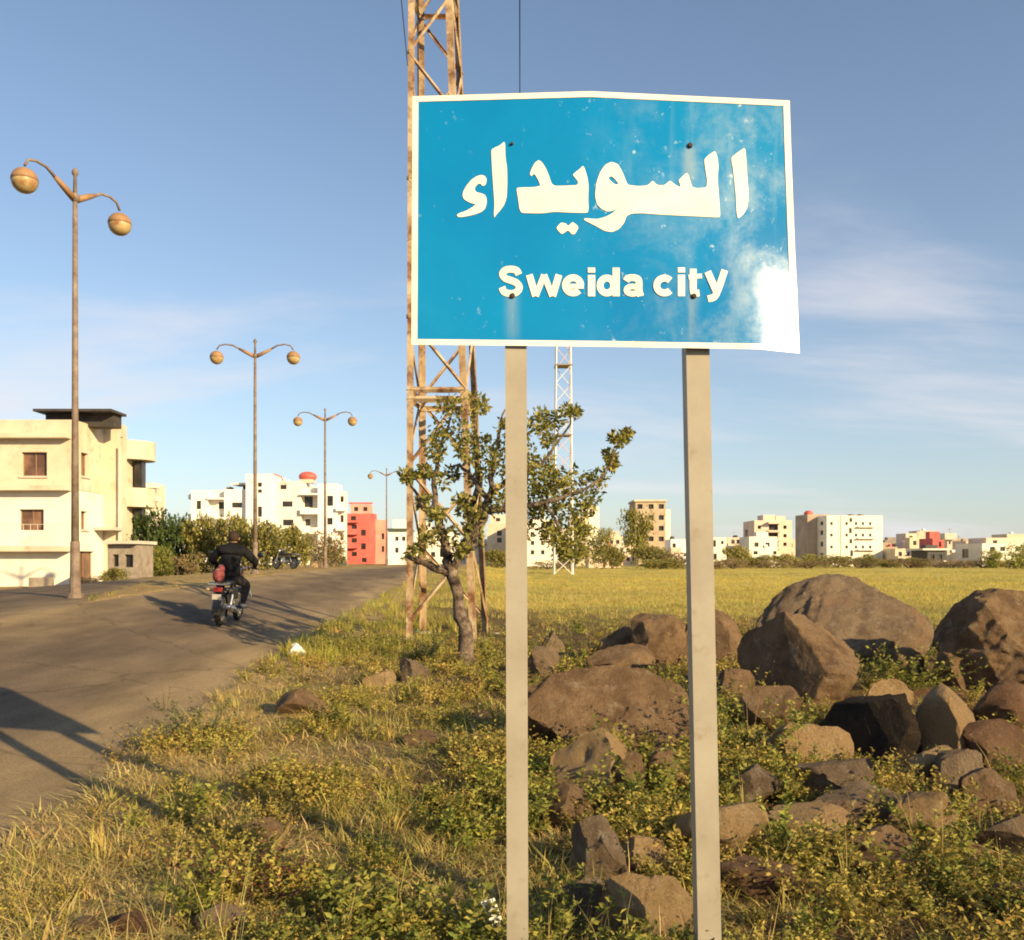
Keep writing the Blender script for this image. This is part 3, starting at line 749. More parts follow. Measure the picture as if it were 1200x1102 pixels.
# ------------------------------------------------------------------ buildings
def facade(mb, o, u, n, w, z0, z1, ops, depth):
    """wall of width w from o along u (outward normal n) with real openings (u0,z0,u1,z1) and reveals"""
    o, u, n = Vector(o), Vector(u), Vector(n)
    us = sorted({0.0, w} | {min(max(a, 0), w) for q in ops for a in (q[0], q[2])}); zs = sorted({z0, z1} | {min(max(a, z0), z1) for q in ops for a in (q[1], q[3])})
    P = lambda a, z, d=0.0: tuple(o + u*a + Vector((0, 0, z)) - n*d)
    for i in range(len(us)-1):
        for j in range(len(zs)-1):
            cu_, cz_ = (us[i]+us[i+1])/2, (zs[j]+zs[j+1])/2
            if any(q[0] < cu_ < q[2] and q[1] < cz_ < q[3] for q in ops): continue
            mb.quad(P(us[i], zs[j]), P(us[i+1], zs[j]), P(us[i+1], zs[j+1]), P(us[i], zs[j+1]))
    for a0, b0, a1, b1 in ops:
        mb.quad(P(a0, b0), P(a1, b0), P(a1, b0, depth), P(a0, b0, depth)); mb.quad(P(a0, b1), P(a1, b1), P(a1, b1, depth), P(a0, b1, depth))
        mb.quad(P(a0, b0), P(a0, b1), P(a0, b1, depth), P(a0, b0, depth)); mb.quad(P(a1, b0), P(a1, b1), P(a1, b1, depth), P(a1, b0, depth))

def add_windows(parent, o, u, n, ops, depth, pane, frame=None, fine=False):
    o, u, n = Vector(o), Vector(u), Vector(n)
    for a0, b0, a1, b1 in ops:
        P = lambda a, z, d: tuple(o + u*a + Vector((0, 0, z)) - n*d)
        m_ = MB(); e = .004
        m_.add([P(a0-e, b0-e, depth-.02), P(a1+e, b0-e, depth-.02), P(a1+e, b1+e, depth-.02), P(a0-e, b1+e, depth-.02),
                P(a0-e, b0-e, depth+.02), P(a1+e, b0-e, depth+.02), P(a1+e, b1+e, depth+.02), P(a0-e, b1+e, depth+.02)],
               [(0,1,2,3), (7,6,5,4), (0,4,5,1), (1,5,6,2), (2,6,7,3), (3,7,4,0)])
        w = m_.build('window', pane, parent)
        if fine:
            f = MB(); q = .05
            def bar(c0, d0, c1, d1):
                f.add([P(c0, d0, depth-.06), P(c1, d0, depth-.06), P(c1, d1, depth-.06), P(c0, d1, depth-.06), P(c0, d0, depth-.022), P(c1, d0, depth-.022), P(c1, d1, depth-.022), P(c0, d1, depth-.022)],
                      [(0,1,2,3), (7,6,5,4), (0,4,5,1), (1,5,6,2), (2,6,7,3), (3,7,4,0)])
            bar(a0, b0, a1, b0+q); bar(a0, b1-q, a1, b1); bar(a0, b0+q, a0+q, b1-q); bar(a1-q, b0+q, a1, b1-q)
            if a1 - a0 > .9: bar((a0+a1)/2-q/2, b0+q, (a0+a1)/2+q/2, b1-q)
            f.build('frame', frame or M_WOOD, w)
            s = MB(); s.add([P(a0-.08, b0-.10, -.08), P(a1+.08, b0-.10, -.08), P(a1+.08, b0-.004, -.08), P(a0-.08, b0-.004, -.08), P(a0-.08, b0-.10, .0), P(a1+.08, b0-.10, .0), P(a1+.08, b0-.004, .0), P(a0-.08, b0-.004, .0)],
                           [(0,1,2,3), (7,6,5,4), (0,4,5,1), (1,5,6,2), (2,6,7,3), (3,7,4,0)])
            s.build('sill', M_CONC, w)

def block(parent, x0, x1, y0, y1, z0, z1, mat, front=(), right=(), left=(), depth=.22, parapet=.5, pane=None, fine=False, roof=M_CONC, wall_name='wall'):
    """one rectangular volume, local coords; openings per face in local face coords"""
    pane = pane or M_PANE
    m_ = MB(); front, right, left = list(front), list(right), list(left)
    facade(m_, (x0, y0, 0), (1,0,0), (0,-1,0), x1-x0, z0, z1, front, depth)
    facade(m_, (x1, y0, 0), (0,1,0), (1,0,0), y1-y0, z0, z1, right, depth)
    facade(m_, (x0, y1, 0), (0,-1,0), (-1,0,0), y1-y0, z0, z1, left, depth)
    facade(m_, (x1, y1, 0), (-1,0,0), (0,1,0), x1-x0, z0, z1, [], depth)
    t = .18; zr = z1 - parapet
    for (a, b, c, d) in ((x0+t, x1-t, y0+t, y1-t),):
        m_.quad((x0,y0,z1), (x1,y0,z1), (b,c,z1), (a,c,z1)); m_.quad((x1,y0,z1), (x1,y1,z1), (b,d,z1), (b,c,z1))
        m_.quad((x1,y1,z1), (x0,y1,z1), (a,d,z1), (b,d,z1)); m_.quad((x0,y1,z1), (x0,y0,z1), (a,c,z1), (a,d,z1))
        m_.quad((a,c,z1), (b,c,z1), (b,c,zr), (a,c,zr)); m_.quad((b,c,z1), (b,d,z1), (b,d,zr), (b,c,zr))
        m_.quad((b,d,z1), (a,d,z1), (a,d,zr), (b,d,zr)); m_.quad((a,d,z1), (a,c,z1), (a,c,zr), (a,d,zr))
    m_.build(wall_name, mat, parent)
    MB().box(x0+t+.002, x1-t-.002, y0+t+.002, y1-t-.002, zr-.15, zr).build('roof', roof, parent)
    add_windows(parent, (x0, y0, 0), (1,0,0), (0,-1,0), front, depth, pane, fine=fine)
    add_windows(parent, (x1, y0, 0), (0,1,0), (1,0,0), right, depth, pane, fine=fine)
    add_windows(parent, (x0, y1, 0), (0,-1,0), (-1,0,0), left, depth, pane, fine=fine)

class Site:
    """helper: a building whose front stands at distance Y; picture columns/rows give real sizes at that distance"""
    def __init__(s, name, label, Y, px, rz=0.0, cat='building', group=None, z=None):
        s.Y = Y; s.px = px; x = at(px, Y); s.z = g(x, Y) - .1 if z is None else z
        s.e = empty(name, (x, Y, s.z), rz, label, cat, group)
    def X(s, px): return (px - s.px) * s.Y / FPX
    def Z(s, py): return zat(py, s.Y) - s.z
    def op(s, px0, py0, px1, py1, x0): return (s.X(px0)-x0, s.Z(py1), s.X(px1)-x0, s.Z(py0))
    def block(s, px0, px1, ptop, dp, y0=0.0, mat=M_CREAM2, wins=(), right=(), left=(), **k):
        x0 = s.X(px0)
        block(s.e, x0, s.X(px1), y0, y0+dp, -.5, s.Z(ptop), mat, [s.op(*w, x0) for w in wins], right, left, **k)
    def box(s, name, px0, px1, p0, p1, y0, y1, mat, parent=None):
        return MB().box(s.X(px0), s.X(px1), y0, y1, s.Z(p1), s.Z(p0)).build(name, mat, parent or s.e)

# --- nearest house at the left: cream upper floor, white middle floor
s = Site('apartment_house', 'nearest cream three storey house with dark flat canopy at the left edge', 47, 60)
X, Z = s.X, s.Z
x0 = X(-90); S = lambda *a: s.op(*a, x0)
block(s.e, x0, X(87), 0, 3.4, Z(574), Z(492), M_CREAM, [S(25, 530, 55, 558), S(-50, 530, -22, 558)], [(.75, Z(556), 1.6, Z(528))], depth=.25, pane=M_PANE_BR, fine=True, wall_name='upper_wall')
block(s.e, x0, X(86.6), .02, 3.38, -.6, Z(574.3), M_CREAM2, [S(22, 597, 51, 625), S(-52, 597, -24, 625)], [(.75, Z(620), 1.5, Z(598)), (.5, -.3, 2.3, Z(646))], depth=.25, pane=M_PANE_BR, fine=True, wall_name='lower_wall')
for zz, ov in ((512, .55), (573, .6), (644, .7)):
    b = MB().box(x0-.3, X(84), -ov, -.004, Z(zz)-.12, Z(zz)+.14).build('floor_slab', M_CREAM, s.e, bevel=.03)
MB().box(x0-.3, X(84), -.7, -.56, Z(644)+.145, Z(622)).build('balcony_parapet', M_CREAM2, s.e)
for k in range(26):
    xx = x0 + 4 + k*.36
    if xx < X(82): MB().tube([(xx, -.63, Z(622)-.02), (xx, -.63, Z(622)+.28)], .014, 5).build('rail_bar', M_CONC, s.e)
MB().box(x0, X(82), -.645, -.615, Z(622)+.28, Z(622)+.31).build('rail', M_CONC, s.e)
# stair block to the right, set back
block(s.e, X(78), at(137, 50.4) - at(60, 47), 3.404, 4.7, -.6, Z(484), M_CREAM, [], [(.5, Z(525), .8, Z(500))], wall_name='stair_wall', parapet=.3)
MB().box(X(30), at(138, 48.5)-at(60, 47), .7, 2.6, Z(479.5), Z(476.5)).build('roof_canopy', M_CANOPY, s.e)
MB().box(X(36), at(133, 48.5)-at(60, 47), 1.5, 2.5, Z(495), Z(479.5)-.004).build('canopy_shade_box', M_CANOPY, s.e)  # dark box standing in for the shade under the canopy
MB().box(X(87)+.02, X(87)+1.1, 2.2, 3.40, Z(618)-.08, Z(618)+.08).build('door_awning', M_CONC, s.e)
MB().tube([(at(141, 50.4)-at(60, 47), 3.3, -.4), (at(141, 50.4)-at(60, 47), 3.3, Z(515))], .10, 8).build('drain_pipe', M_CONC, s.e)
MB().box(X(60), X(84), -2.2, -1.8, -.4, Z(676)).build('low_wall', M_STONEW, s.e)

# --- house behind it with rounded balconies
s = Site('balcony_house', 'cream house with rounded balconies just right of the dark canopied house', 57, 150)
s.block(118, 147, 514, 1.9, mat=M_CREAM, wins=())
for pz in (526, 582):
    zc_ = s.Z(pz); prof = []
    m_ = MB(); N = 14; r0 = 1.45
    ring = [(s.X(150) - .35 + r0*math.sin(math.pi*k/N), .1 + .9 - r0*math.cos(math.pi*k/N) + .3) for k in range(N+1)]
    v = [(x_, y_, zc_-.62) for x_, y_ in ring] + [(x_, y_, zc_+.55) for x_, y_ in ring] + [((x_-s.X(150)+.35)*.9 + s.X(150)-.35, (y_-1.3)*.9+1.3, zc_+.55) for x_, y_ in ring] + [((x_-s.X(150)+.35)*.9 + s.X(150)-.35, (y_-1.3)*.9+1.3, zc_-.45) for x_, y_ in ring]
    n_1 = N+1; f = []
    for k in range(N):
        for q in range(3): f.append((q*n_1+k, q*n_1+k+1, (q+1)*n_1+k+1, (q+1)*n_1+k))
    f.append(tuple(range(n_1))[::-1]); f.append(tuple(3*n_1+k for k in range(n_1)))
    m_.add(v, f); m_.build('balcony', M_CREAM, s.e)
MB().box(s.X(150)+.02, s.X(150)+.5, .9, 1.5, s.Z(571), s.Z(538)).build('balcony_door', M_PANE, s.e)
MB().box(s.X(150)+.02, s.X(150)+.5, .9, 1.5, s.Z(625), s.Z(595)).build('balcony_door', M_PANE, s.e)
s = Site('balcony_house', 'narrow beige house with stacked balconies beyond the rounded balconies', 92, 178)
s.block(160, 180, 566, 3, mat=M_CREAM, wins=[(172, 570, 178, 577), (172, 586, 178, 594)])
for pz in (568, 583, 599):
    s.box('balcony_slab', 176, 189, pz, pz+5, -1.2, -.004, M_CREAM2)

# --- stone shed
s = Site('stone_shed', 'small grey stone shed with pale flat roof beside the nearest house', 43, 148, cat='shed')
s.block(126, 160, 638, 2.0, mat=M_STONEW, wins=[(132, 650, 139, 664), (146, 650, 156, 665)], parapet=.05)
s.box('roof_slab', 124, 163, 634, 637.7, -.4, 2.2, M_CONC)

# --- white apartment block
s = Site('white_apartment_block', 'long white stepped apartment block behind the hedge with dark windows', 165, 310)
W = M_WHITE
s.block(224, 243, 575, 12, mat=W, wins=[(230, 587, 235.5, 597), (230, 608, 235.5, 618)])
s.block(243.1, 262, 574, 10, y0=1.5, mat=M_CREAM2, wins=[(253, 588, 261.5, 596), (253, 611, 261.5, 618)])
for pz in (583.5, 606.5, 630): s.box('balcony_slab', 243.2, 262, pz, pz+2, -.4, 1.49, W)
for pz in (578, 602): s.box('balcony_slab', 216, 223.8, pz, pz+6.5, 2, 6, W)
s.block(262.1, 289, 573.5, 12, y0=.3, mat=W, wins=[(271, 589, 283, 595), (271, 612, 283, 618)])
s.box('pergola_roof', 268.5, 290, 565.5, 567.5, 1, 6, M_CREAM2); s.box('pergola_back', 279, 288.5, 567.6, 573.4, 3, 3.4, M_DARKB)
s.box('roof_vent', 257, 262, 568.5, 572, 4, 6, M_GREYB)
s.block(289.1, 320, 556, 13, y0=-.6, mat=W, wins=[(303, 566, 308, 571), (303, 574, 308, 578), (303, 594, 308, 606), (303, 618, 308, 628)])
s.block(320.1, 352.5, 564, 13, y0=.2, mat=M_CREAM2, wins=[(328, 561.8+4, 335.5, 573.5), (330.5, 587.6, 342.5, 594), (331, 609, 343.5, 616), (331, 631, 343.5, 638)])
s.block(352.6, 372, 571, 11, y0=1.8, mat=M_CREAM2, wins=[(354, 581, 364, 594), (355, 608, 361, 616), (355, 631, 361, 639)])
for pz in (578.5, 601, 624, 647): s.box('balcony_slab', 352.7, 373, pz, pz+1.8, -.6, 1.79, W)
for pz in (596, 618.5): s.box('balcony_parapet', 352.7, 373, pz, pz+4.9, -.6, -.4, W)
s.block(372.1, 395, 567, 5, y0=.2, mat=W, wins=[(383, 581, 390, 593), (383, 607, 389.5, 615), (383, 630, 389, 638)])
s.block(395.1, 402, 575, 2.6, y0=1.4, mat=M_CREAM2, wins=[(397, 603.5, 401, 612), (397, 581, 401, 588), (397, 625, 401, 633)])
for pz in (595, 618, 641): s.box('balcony_slab', 394, 405, pz, pz+4, -.4, 1.39, W)
MB().ell((s.X(353.5), 5, s.Z(556)), (1.7, 1.2, .95), 16, 10).build('water_tank', M_REDTANK, s.e, smooth=True)
s.box('tank_stand', 346, 361, 559.5, 563.9, 4, 6, M_PINK)
MB().tube([(s.X(292), 3, s.Z(556)), (s.X(293), 3, s.Z(554.5)), (s.X(318), 3, s.Z(554.5)), (s.X(325), 3, s.Z(557.5)), (s.X(328), 3, s.Z(564))], .14, 6).build('roof_pipe', M_REDTANK, s.e)

M_SALMON = noise_mat('salmon_plaster', [(.56,.25,.19), (.62,.31,.24), (.66,.37,.30)], 0.3, 0.9, 0.1, 5)
# --- red building
s = Site('red_apartment_building', 'red apartment building with small dark windows at the end of the road', 205, 425)
s.block(404.5, 438.5, 602, 4, mat=M_RED, wins=[(411, 605, 417, 610), (412, 615, 418, 620), (412, 631, 418, 636), (412, 647, 418, 652), (423, 621, 428.5, 628), (423, 637, 428.5, 644), (424, 654, 429.5, 659)],
        right=[(1, s.Z(628), 2.5, s.Z(621)), (1, s.Z(644), 2.5, s.Z(637))])
for pz in (611, 625, 641): s.box('balcony_slab', 405, 420, pz, pz+1.8, -1.2, -.004, M_RED)
s.block(407, 430, 590, 4, y0=4.2, mat=M_SALMON, wins=[(411, 593, 416, 598), (422, 593, 427, 598)])
s.block(438.6, 449, 609, 6, y0=1.5, mat=M_SALMON, wins=[(446, 625, 449, 632), (446, 640, 449, 647)])
s.box('roof_rail', 405, 433, 587.5, 589.5, 4.2, 4.6, M_RED)

M_RAW = noise_mat('raw_tan_concrete', [(.36,.28,.19), (.44,.35,.245), (.50,.41,.30)], 0.5, .95, .3, 6, stain=((.26,.19,.125), .6, .5, .7))
# --- other houses along the horizon
def grid_wins(cols, rows, w, h): return [(c, r, c+w, r+h) for r in rows for c in cols]
def house(name, label, Y, px0, px1, ptop, dp, mat, wins=(), rz=0.0, extra=None, right=(), left=(), **k):
    s = Site(name, label, Y, (px0+px1)/2, rz, group='houses along the horizon')
    s.block(px0, px1, ptop, dp, mat=mat, wins=wins, right=right, left=left, **k)
    rr = random.Random(int(px0*7 + Y))
    w_ = s.X(px1) - s.X(px0); zt_ = s.Z(ptop) - .5
    for q in range(rr.randint(1, 3)):
        cx_ = s.X(px0) + w_*rr.uniform(.15, .85); cy_ = dp*rr.uniform(.3, .7); kind_ = rr.random()
        if kind_ < .4: MB().lathe([(.55, 0), (.6, .1), (.6, 1.0), (.45, 1.25), (.15, 1.35)], 12, (cx_, cy_, zt_)).build('water_tank', rr.choice((M_REDTANK, M_WHITE, M_GREYB, M_DARKB)), s.e, smooth=True)
        elif kind_ < .75: MB().box(cx_-1.3, cx_+1.3, cy_-1.2, cy_+1.2, zt_, zt_+rr.uniform(1.4, 2.6)).build('stair_head', mat, s.e)
        else:
            MB().tube([(cx_, cy_, zt_), (cx_, cy_, zt_+2.6)], .05, 5).build('aerial_pole', M_GREYB, s.e); MB().box(cx_-.6, cx_+.6, cy_-.03, cy_+.03, zt_+2.2, zt_+2.3).build('aerial', M_GREYB, s.e)
    for q in range(rr.randint(0, 2)):
        ux = s.X(px0) + w_*rr.uniform(.1, .85); uz = s.Z(ptop + rr.uniform(8, 20))
        if uz > .5: MB().box(ux, ux+.7, -.35, -.004, uz, uz+.55).build('air_conditioner', M_WHITE, s.e)
    if extra: extra(s)
    return s
house('flat_roofed_house', 'white flat roofed house right of the red building, left of the tower', 150, 455, 477, 622, 8, M_WHITE, [(463, 629, 467, 634), (463, 642, 467, 648), (471, 629, 475, 634)], extra=lambda s: s.box('roof_slab', 453, 479, 619.5, 622, -.5, 8.5, M_GREENTANK))
house('flat_roofed_house', 'cream house seen between the legs of the lattice tower', 172, 486, 536, 624, 9, M_CREAM2, grid_wins((492, 505, 520), (632, 647), 5, 6))
def _ex(s): s.block(575, 601, 603, 7, y0=1, mat=M_PINK, wins=[(581, 607, 586, 611)])
house('apartment_house', 'pinkish cream house just left of the left sign post', 200, 571, 605, 614, 9, M_CREAM, [(582.5, 622, 588, 628), (582.5, 630.5, 588, 636), (593, 622, 598, 628)], extra=_ex)
house('apartment_house', 'pale yellow apartment house just right of the left sign post', 190, 607, 645, 609, 10, M_CREAM2,
      grid_wins((611, 622, 634), (613, 624, 634, 645), 4, 5), extra=lambda s: s.block(645.1, 653, 640, 8, y0=1, mat=M_CREAM2))
def _ex(s):
    s.block(687, 703, 593, 8, y0=2, mat=M_CREAM2, wins=[(691, 599, 695, 603)])
house('apartment_house', 'cream stepped house showing through the right edge of the tree crown', 235, 668, 690, 604, 10, M_CREAM, [(672, 611, 677, 616), (682, 611, 686, 616), (672, 624, 677, 629)], extra=_ex)
house('low_house', 'low pinkish white house beyond the field, under the tree crown', 165, 690, 727, 640, 8, M_PINK, [(713, 651, 717, 657), (697, 645, 701, 650)], extra=lambda s: s.block(696, 712, 634, 6, y0=1, mat=M_CREAM2))
s = house('unfinished_apartment_block', 'tall tan unfinished apartment block with rows of dark openings left of the right post', 262, 744.5, 780, 588, 13, M_RAW,
      grid_wins((747, 760, 772), (591, 604, 616.5, 629), 6, 5.5) + grid_wins((755.5,), (604, 616.5, 629), 2, 5), depth=.5,
      right=[(3, 9.2, 6, 10.6), (3, 6.1, 6, 7.5), (8, 9.2, 10, 10.6), (8, 6.1, 10, 7.5)])
s.box('roof_slab', 743, 781.5, 585.8, 588, -.5, 13.4, M_CREAM)
s.block(780.1, 787, 597, 9, y0=2, mat=M_CREAM2)
house('low_house', 'small white house beside the left edge of the right sign post', 230, 786, 806, 632, 9, M_WHITE, [(788, 637, 792, 643)], extra=lambda s: s.block(784, 796, 642, 5, y0=-3, mat=M_PINK))
house('flat_roofed_house', 'narrow cream house right beside the right sign post', 190, 829, 851.5, 630, 9, M_CREAM2, [(836, 633, 839, 641), (845, 634, 848, 638), (836, 649, 840, 656)], left=[(2, 6, 4, 7.4), (2, 2.6, 4, 4)])
house('low_house', 'long low grey house with a dark window band behind the field trees', 300, 852, 884, 630, 9, M_PINK, grid_wins((857, 863, 869, 875), (632.5,), 4, 5), depth=.4)
house('flat_roofed_house', 'cream two storey house with small windows left of the big pale block', 205, 878, 911, 629, 9, M_CREAM2, [(884, 636, 889, 641), (897, 636, 902, 641), (883, 646, 888, 650), (906, 646, 910, 650)], extra=lambda s: s.block(896, 916, 650, 6, y0=-4, mat=M_CREAM2))
def _ex(s):
    for pz in (612, 622, 632, 642):
        s.box('balcony_slab', 899, 914, pz, pz+2.2, -1.6, -.004, M_PINK)
    s.block(898, 912, 603, 6, y0=3, mat=M_PINK)
house('apartment_block', 'brownish apartment block with dark stacked balconies behind the cream house', 250, 884, 928, 610, 12, M_PINK,
      grid_wins((901,), (614.5, 624.5, 634.5), 11, 7) + grid_wins((888, 918), (616, 626, 636), 4, 4), extra=_ex, depth=.9, left=[(2, 8, 5, 10), (2, 4, 5, 6)])
s = Site('pale_apartment_block', 'large pale yellow apartment block with shaded left side beyond the golden field', 215, 1003, R(6), group='houses along the horizon')
dl = 16.0
zf = [(s.Z(627), s.Z(621.5)), (s.Z(640.5), s.Z(635)), (s.Z(653.5), s.Z(648)), (s.Z(615.5), s.Z(611))]
s.block(967.5, 1036, 604.5, dl, mat=M_CREAM2, wins=grid_wins((971.5, 990, 1001.5, 1010, 1019), (612, 625.5, 639.5), 3.2, 3.6) + [(995, 607, 998.5, 612), (994.5, 619, 998, 625), (995, 632, 998.5, 637), (996, 645, 999.5, 652)],
        left=[(a, z0_, a+1.5, z1_) for z0_, z1_ in zf for a in (1.2, 4.4, 8.6, 12.5)])
s.box('wall_rib', 984, 985, 604, 662, -.12, -.004, M_PINK)
for pz in (617, 630.5, 644): s.box('balcony_slab', 1004, 1026, pz, pz+1.2, -.9, -.004, M_CREAM2)
for pz in (610, 623, 637, 651): MB().box(s.X(967.5)-1.0, s.X(967.5)-.004, 5.4, 8.2, s.Z(pz+4.5), s.Z(pz)).build('balcony', M_WHITE, s.e)
s.block(955, 984, 602, 7, y0=5, mat=M_BROWNB); MB().ell((s.X(963), 8, s.Z(600.5)), (1.1, 1.1, .8), 12, 8).build('water_tank', M_REDTANK, s.e, smooth=True)
for c in (1010, 1022): s.box('roof_tank', c, c+4, 601.5, 604.3, 5, 7, M_GREYB)
def _ex(s): s.block(1049, 1057, 637, 5, y0=-2, mat=M_PINK)
house('low_house', 'low dark roofed house just right of the big pale apartment block', 290, 1037, 1060, 633, 10, M_GREYB, [(1041, 637, 1046, 641)], extra=_ex)
def _ex(s):
    s.block(1046, 1062, 652, 6, y0=-3, mat=M_CREAM); s.block(1066, 1079, 648, 6, y0=-2, mat=M_CREAM2, wins=[(1068, 652, 1071, 657)])
house('low_house', 'jumble of small cream houses left of the dark metal shed', 210, 1049, 1078, 643, 9, M_CREAM, [(1053, 647, 1057, 652), (1063, 647, 1067, 652)], extra=_ex)
def _ex(s): s.block(1065, 1078, 625, 7, y0=2, mat=M_PINK, wins=[(1069, 628, 1073, 632)])
house('apartment_house', 'tan house with stepped roof above the jumble of small houses', 270, 1066, 1097, 630, 9, M_CREAM, grid_wins((1070, 1080, 1089), (634,), 4, 5), extra=_ex)
s = house('red_fronted_house', 'small house with red front and a dark green tank on its roof', 240, 1093, 1112, 631, 8, M_RED, [(1100, 635, 1103, 641)])
MB().lathe([(1.2, 0), (1.25, .2), (1.25, 1.3), (.9, 1.9), (.3, 2.1)], 14, (s.X(1106), 4, s.Z(631)-.5)).build('water_tank', M_GREENTANK, s.e, smooth=True)
house('metal_shed', 'dark flat roofed metal shed at the far edge of the field', 195, 1087, 1108.5, 645, 8, M_DARKB, [(1091, 650, 1095, 656), (1100, 650, 1104, 656)], extra=lambda s: s.box('roof_edge', 1080, 1110, 643, 645, -.6, 8, M_CREAM2))
house('concrete_tower', 'thin pale concrete pillar tower between the metal shed and the grey house', 205, 1110, 1116, 630, 1.3, M_CONC, [(1112, 634, 1114, 638)])
house('grey_block_house', 'long grey brown block house in shade near the right edge', 225, 1117, 1153, 637, 12, M_GREYB, grid_wins((1121, 1130, 1140), (643,), 4, 5), rz=R(-28), left=[(2, 3, 4, 5)])
def _ex(s): s.block(1164, 1215, 630, 8, y0=3, mat=M_PINK, wins=[(1172, 633, 1177, 637)])
house('flat_roofed_house', 'long cream house half hidden by bushes at the right edge', 200, 1151, 1235, 637, 12, M_CREAM2, grid_wins((1160, 1172, 1190), (641,), 6, 5), extra=_ex, left=[(3, 2, 6, 4)])
fill = [(703, 730, 628, 250, M_CREAM, 'far tan house behind the low pinkish house'), (724, 748, 638, 240, M_PINK, 'far pinkish house just left of the unfinished block'),
        (804, 832, 636, 260, M_CREAM, 'far cream house hidden partly by the right sign post'), (850, 868, 640, 270, M_CREAM2, 'far pale house under the long low grey house'),
        (866, 888, 645, 280, M_BROWNB, 'far brown house beside the cream two storey house'), (908, 932, 632, 285, M_CREAM, 'far tan house between the brownish block and the big pale block'),
        (1030, 1052, 641, 270, M_BROWNB, 'far brown house at the right corner of the big pale block'), (1058, 1075, 634, 300, M_PINK, 'far pink house behind the jumble of small houses'),
        (1078, 1096, 622, 320, M_CREAM, 'far tan house behind the house with the red front'), (1112, 1134, 631, 310, M_BROWNB, 'far brown house behind the thin pale pillar tower'),
        (1132, 1160, 634, 300, M_PINK, 'far pinkish house behind the grey block house'), (535, 572, 632, 210, M_CREAM2, 'far pale house seen between the right tower legs and the left post'),
        (640, 672, 622, 260, M_PINK, 'far pinkish house behind the small field trees'), (1180, 1230, 626, 280, M_CREAM, 'far tan house above the bushes at the right edge')]
for a_, b_1, tp_, Y__, m__, lab in fill:
    w_ = b_1 - a_; ws = [(a_ + w_*f, tp_ + r_, a_ + w_*f + 4, tp_ + r_ + 4.5) for f in (.12, .42, .70) for r_ in (5, 15)]
    house('flat_roofed_house', lab, Y__, a_, b_1, tp_, 9, m__, [q for q in ws if q[2] < b_1 - .5])

# ------------------------------------------------------------------ motorcycle and rider
M_TYRE = noise_mat('tyre_rubber', [(.015,.015,.015), (.04,.036,.03)], 20, 0.85, 0.3, 60)
M_CHROME = noise_mat('dull_chrome', [(.45,.44,.42), (.62,.60,.57)], 8, 0.3, 0.05, metal=.9)
M_REDPAINT = noise_mat('red_motorcycle_paint', [(.32,.02,.025), (.45,.04,.04)], 5, 0.3, 0.03, spec=.5)
M_WHITEP = noise_mat('white_plate', [(.30,.28,.25), (.44,.41,.37)], 8, 0.5, 0.03)
M_TAIL = noise_mat('red_lens', [(.22,.012,.012), (.30,.03,.025)], 10, 0.2, 0.0, spec=.6)
M_JACKET = noise_mat('black_jacket', [(.006,.006,.008), (.014,.014,.017)], 5, 0.8, 0.5, 12, dist=.03, spec=.15)
M_TROUSER = noise_mat('dark_trousers', [(.018,.017,.018), (.035,.033,.034)], 8, 0.85, 0.3, 20)
M_SKIN = noise_mat('skin', [(.34,.19,.12), (.42,.25,.17)], 12, 0.55, 0.05)
M_SHOE = noise_mat('pale_shoe', [(.55,.50,.42), (.66,.62,.55)], 12, 0.6, 0.1)
M_HAIR = noise_mat('dark_brown_hair', [(.018,.010,.006), (.05,.027,.016)], 25, 0.7, 0.5, 60)

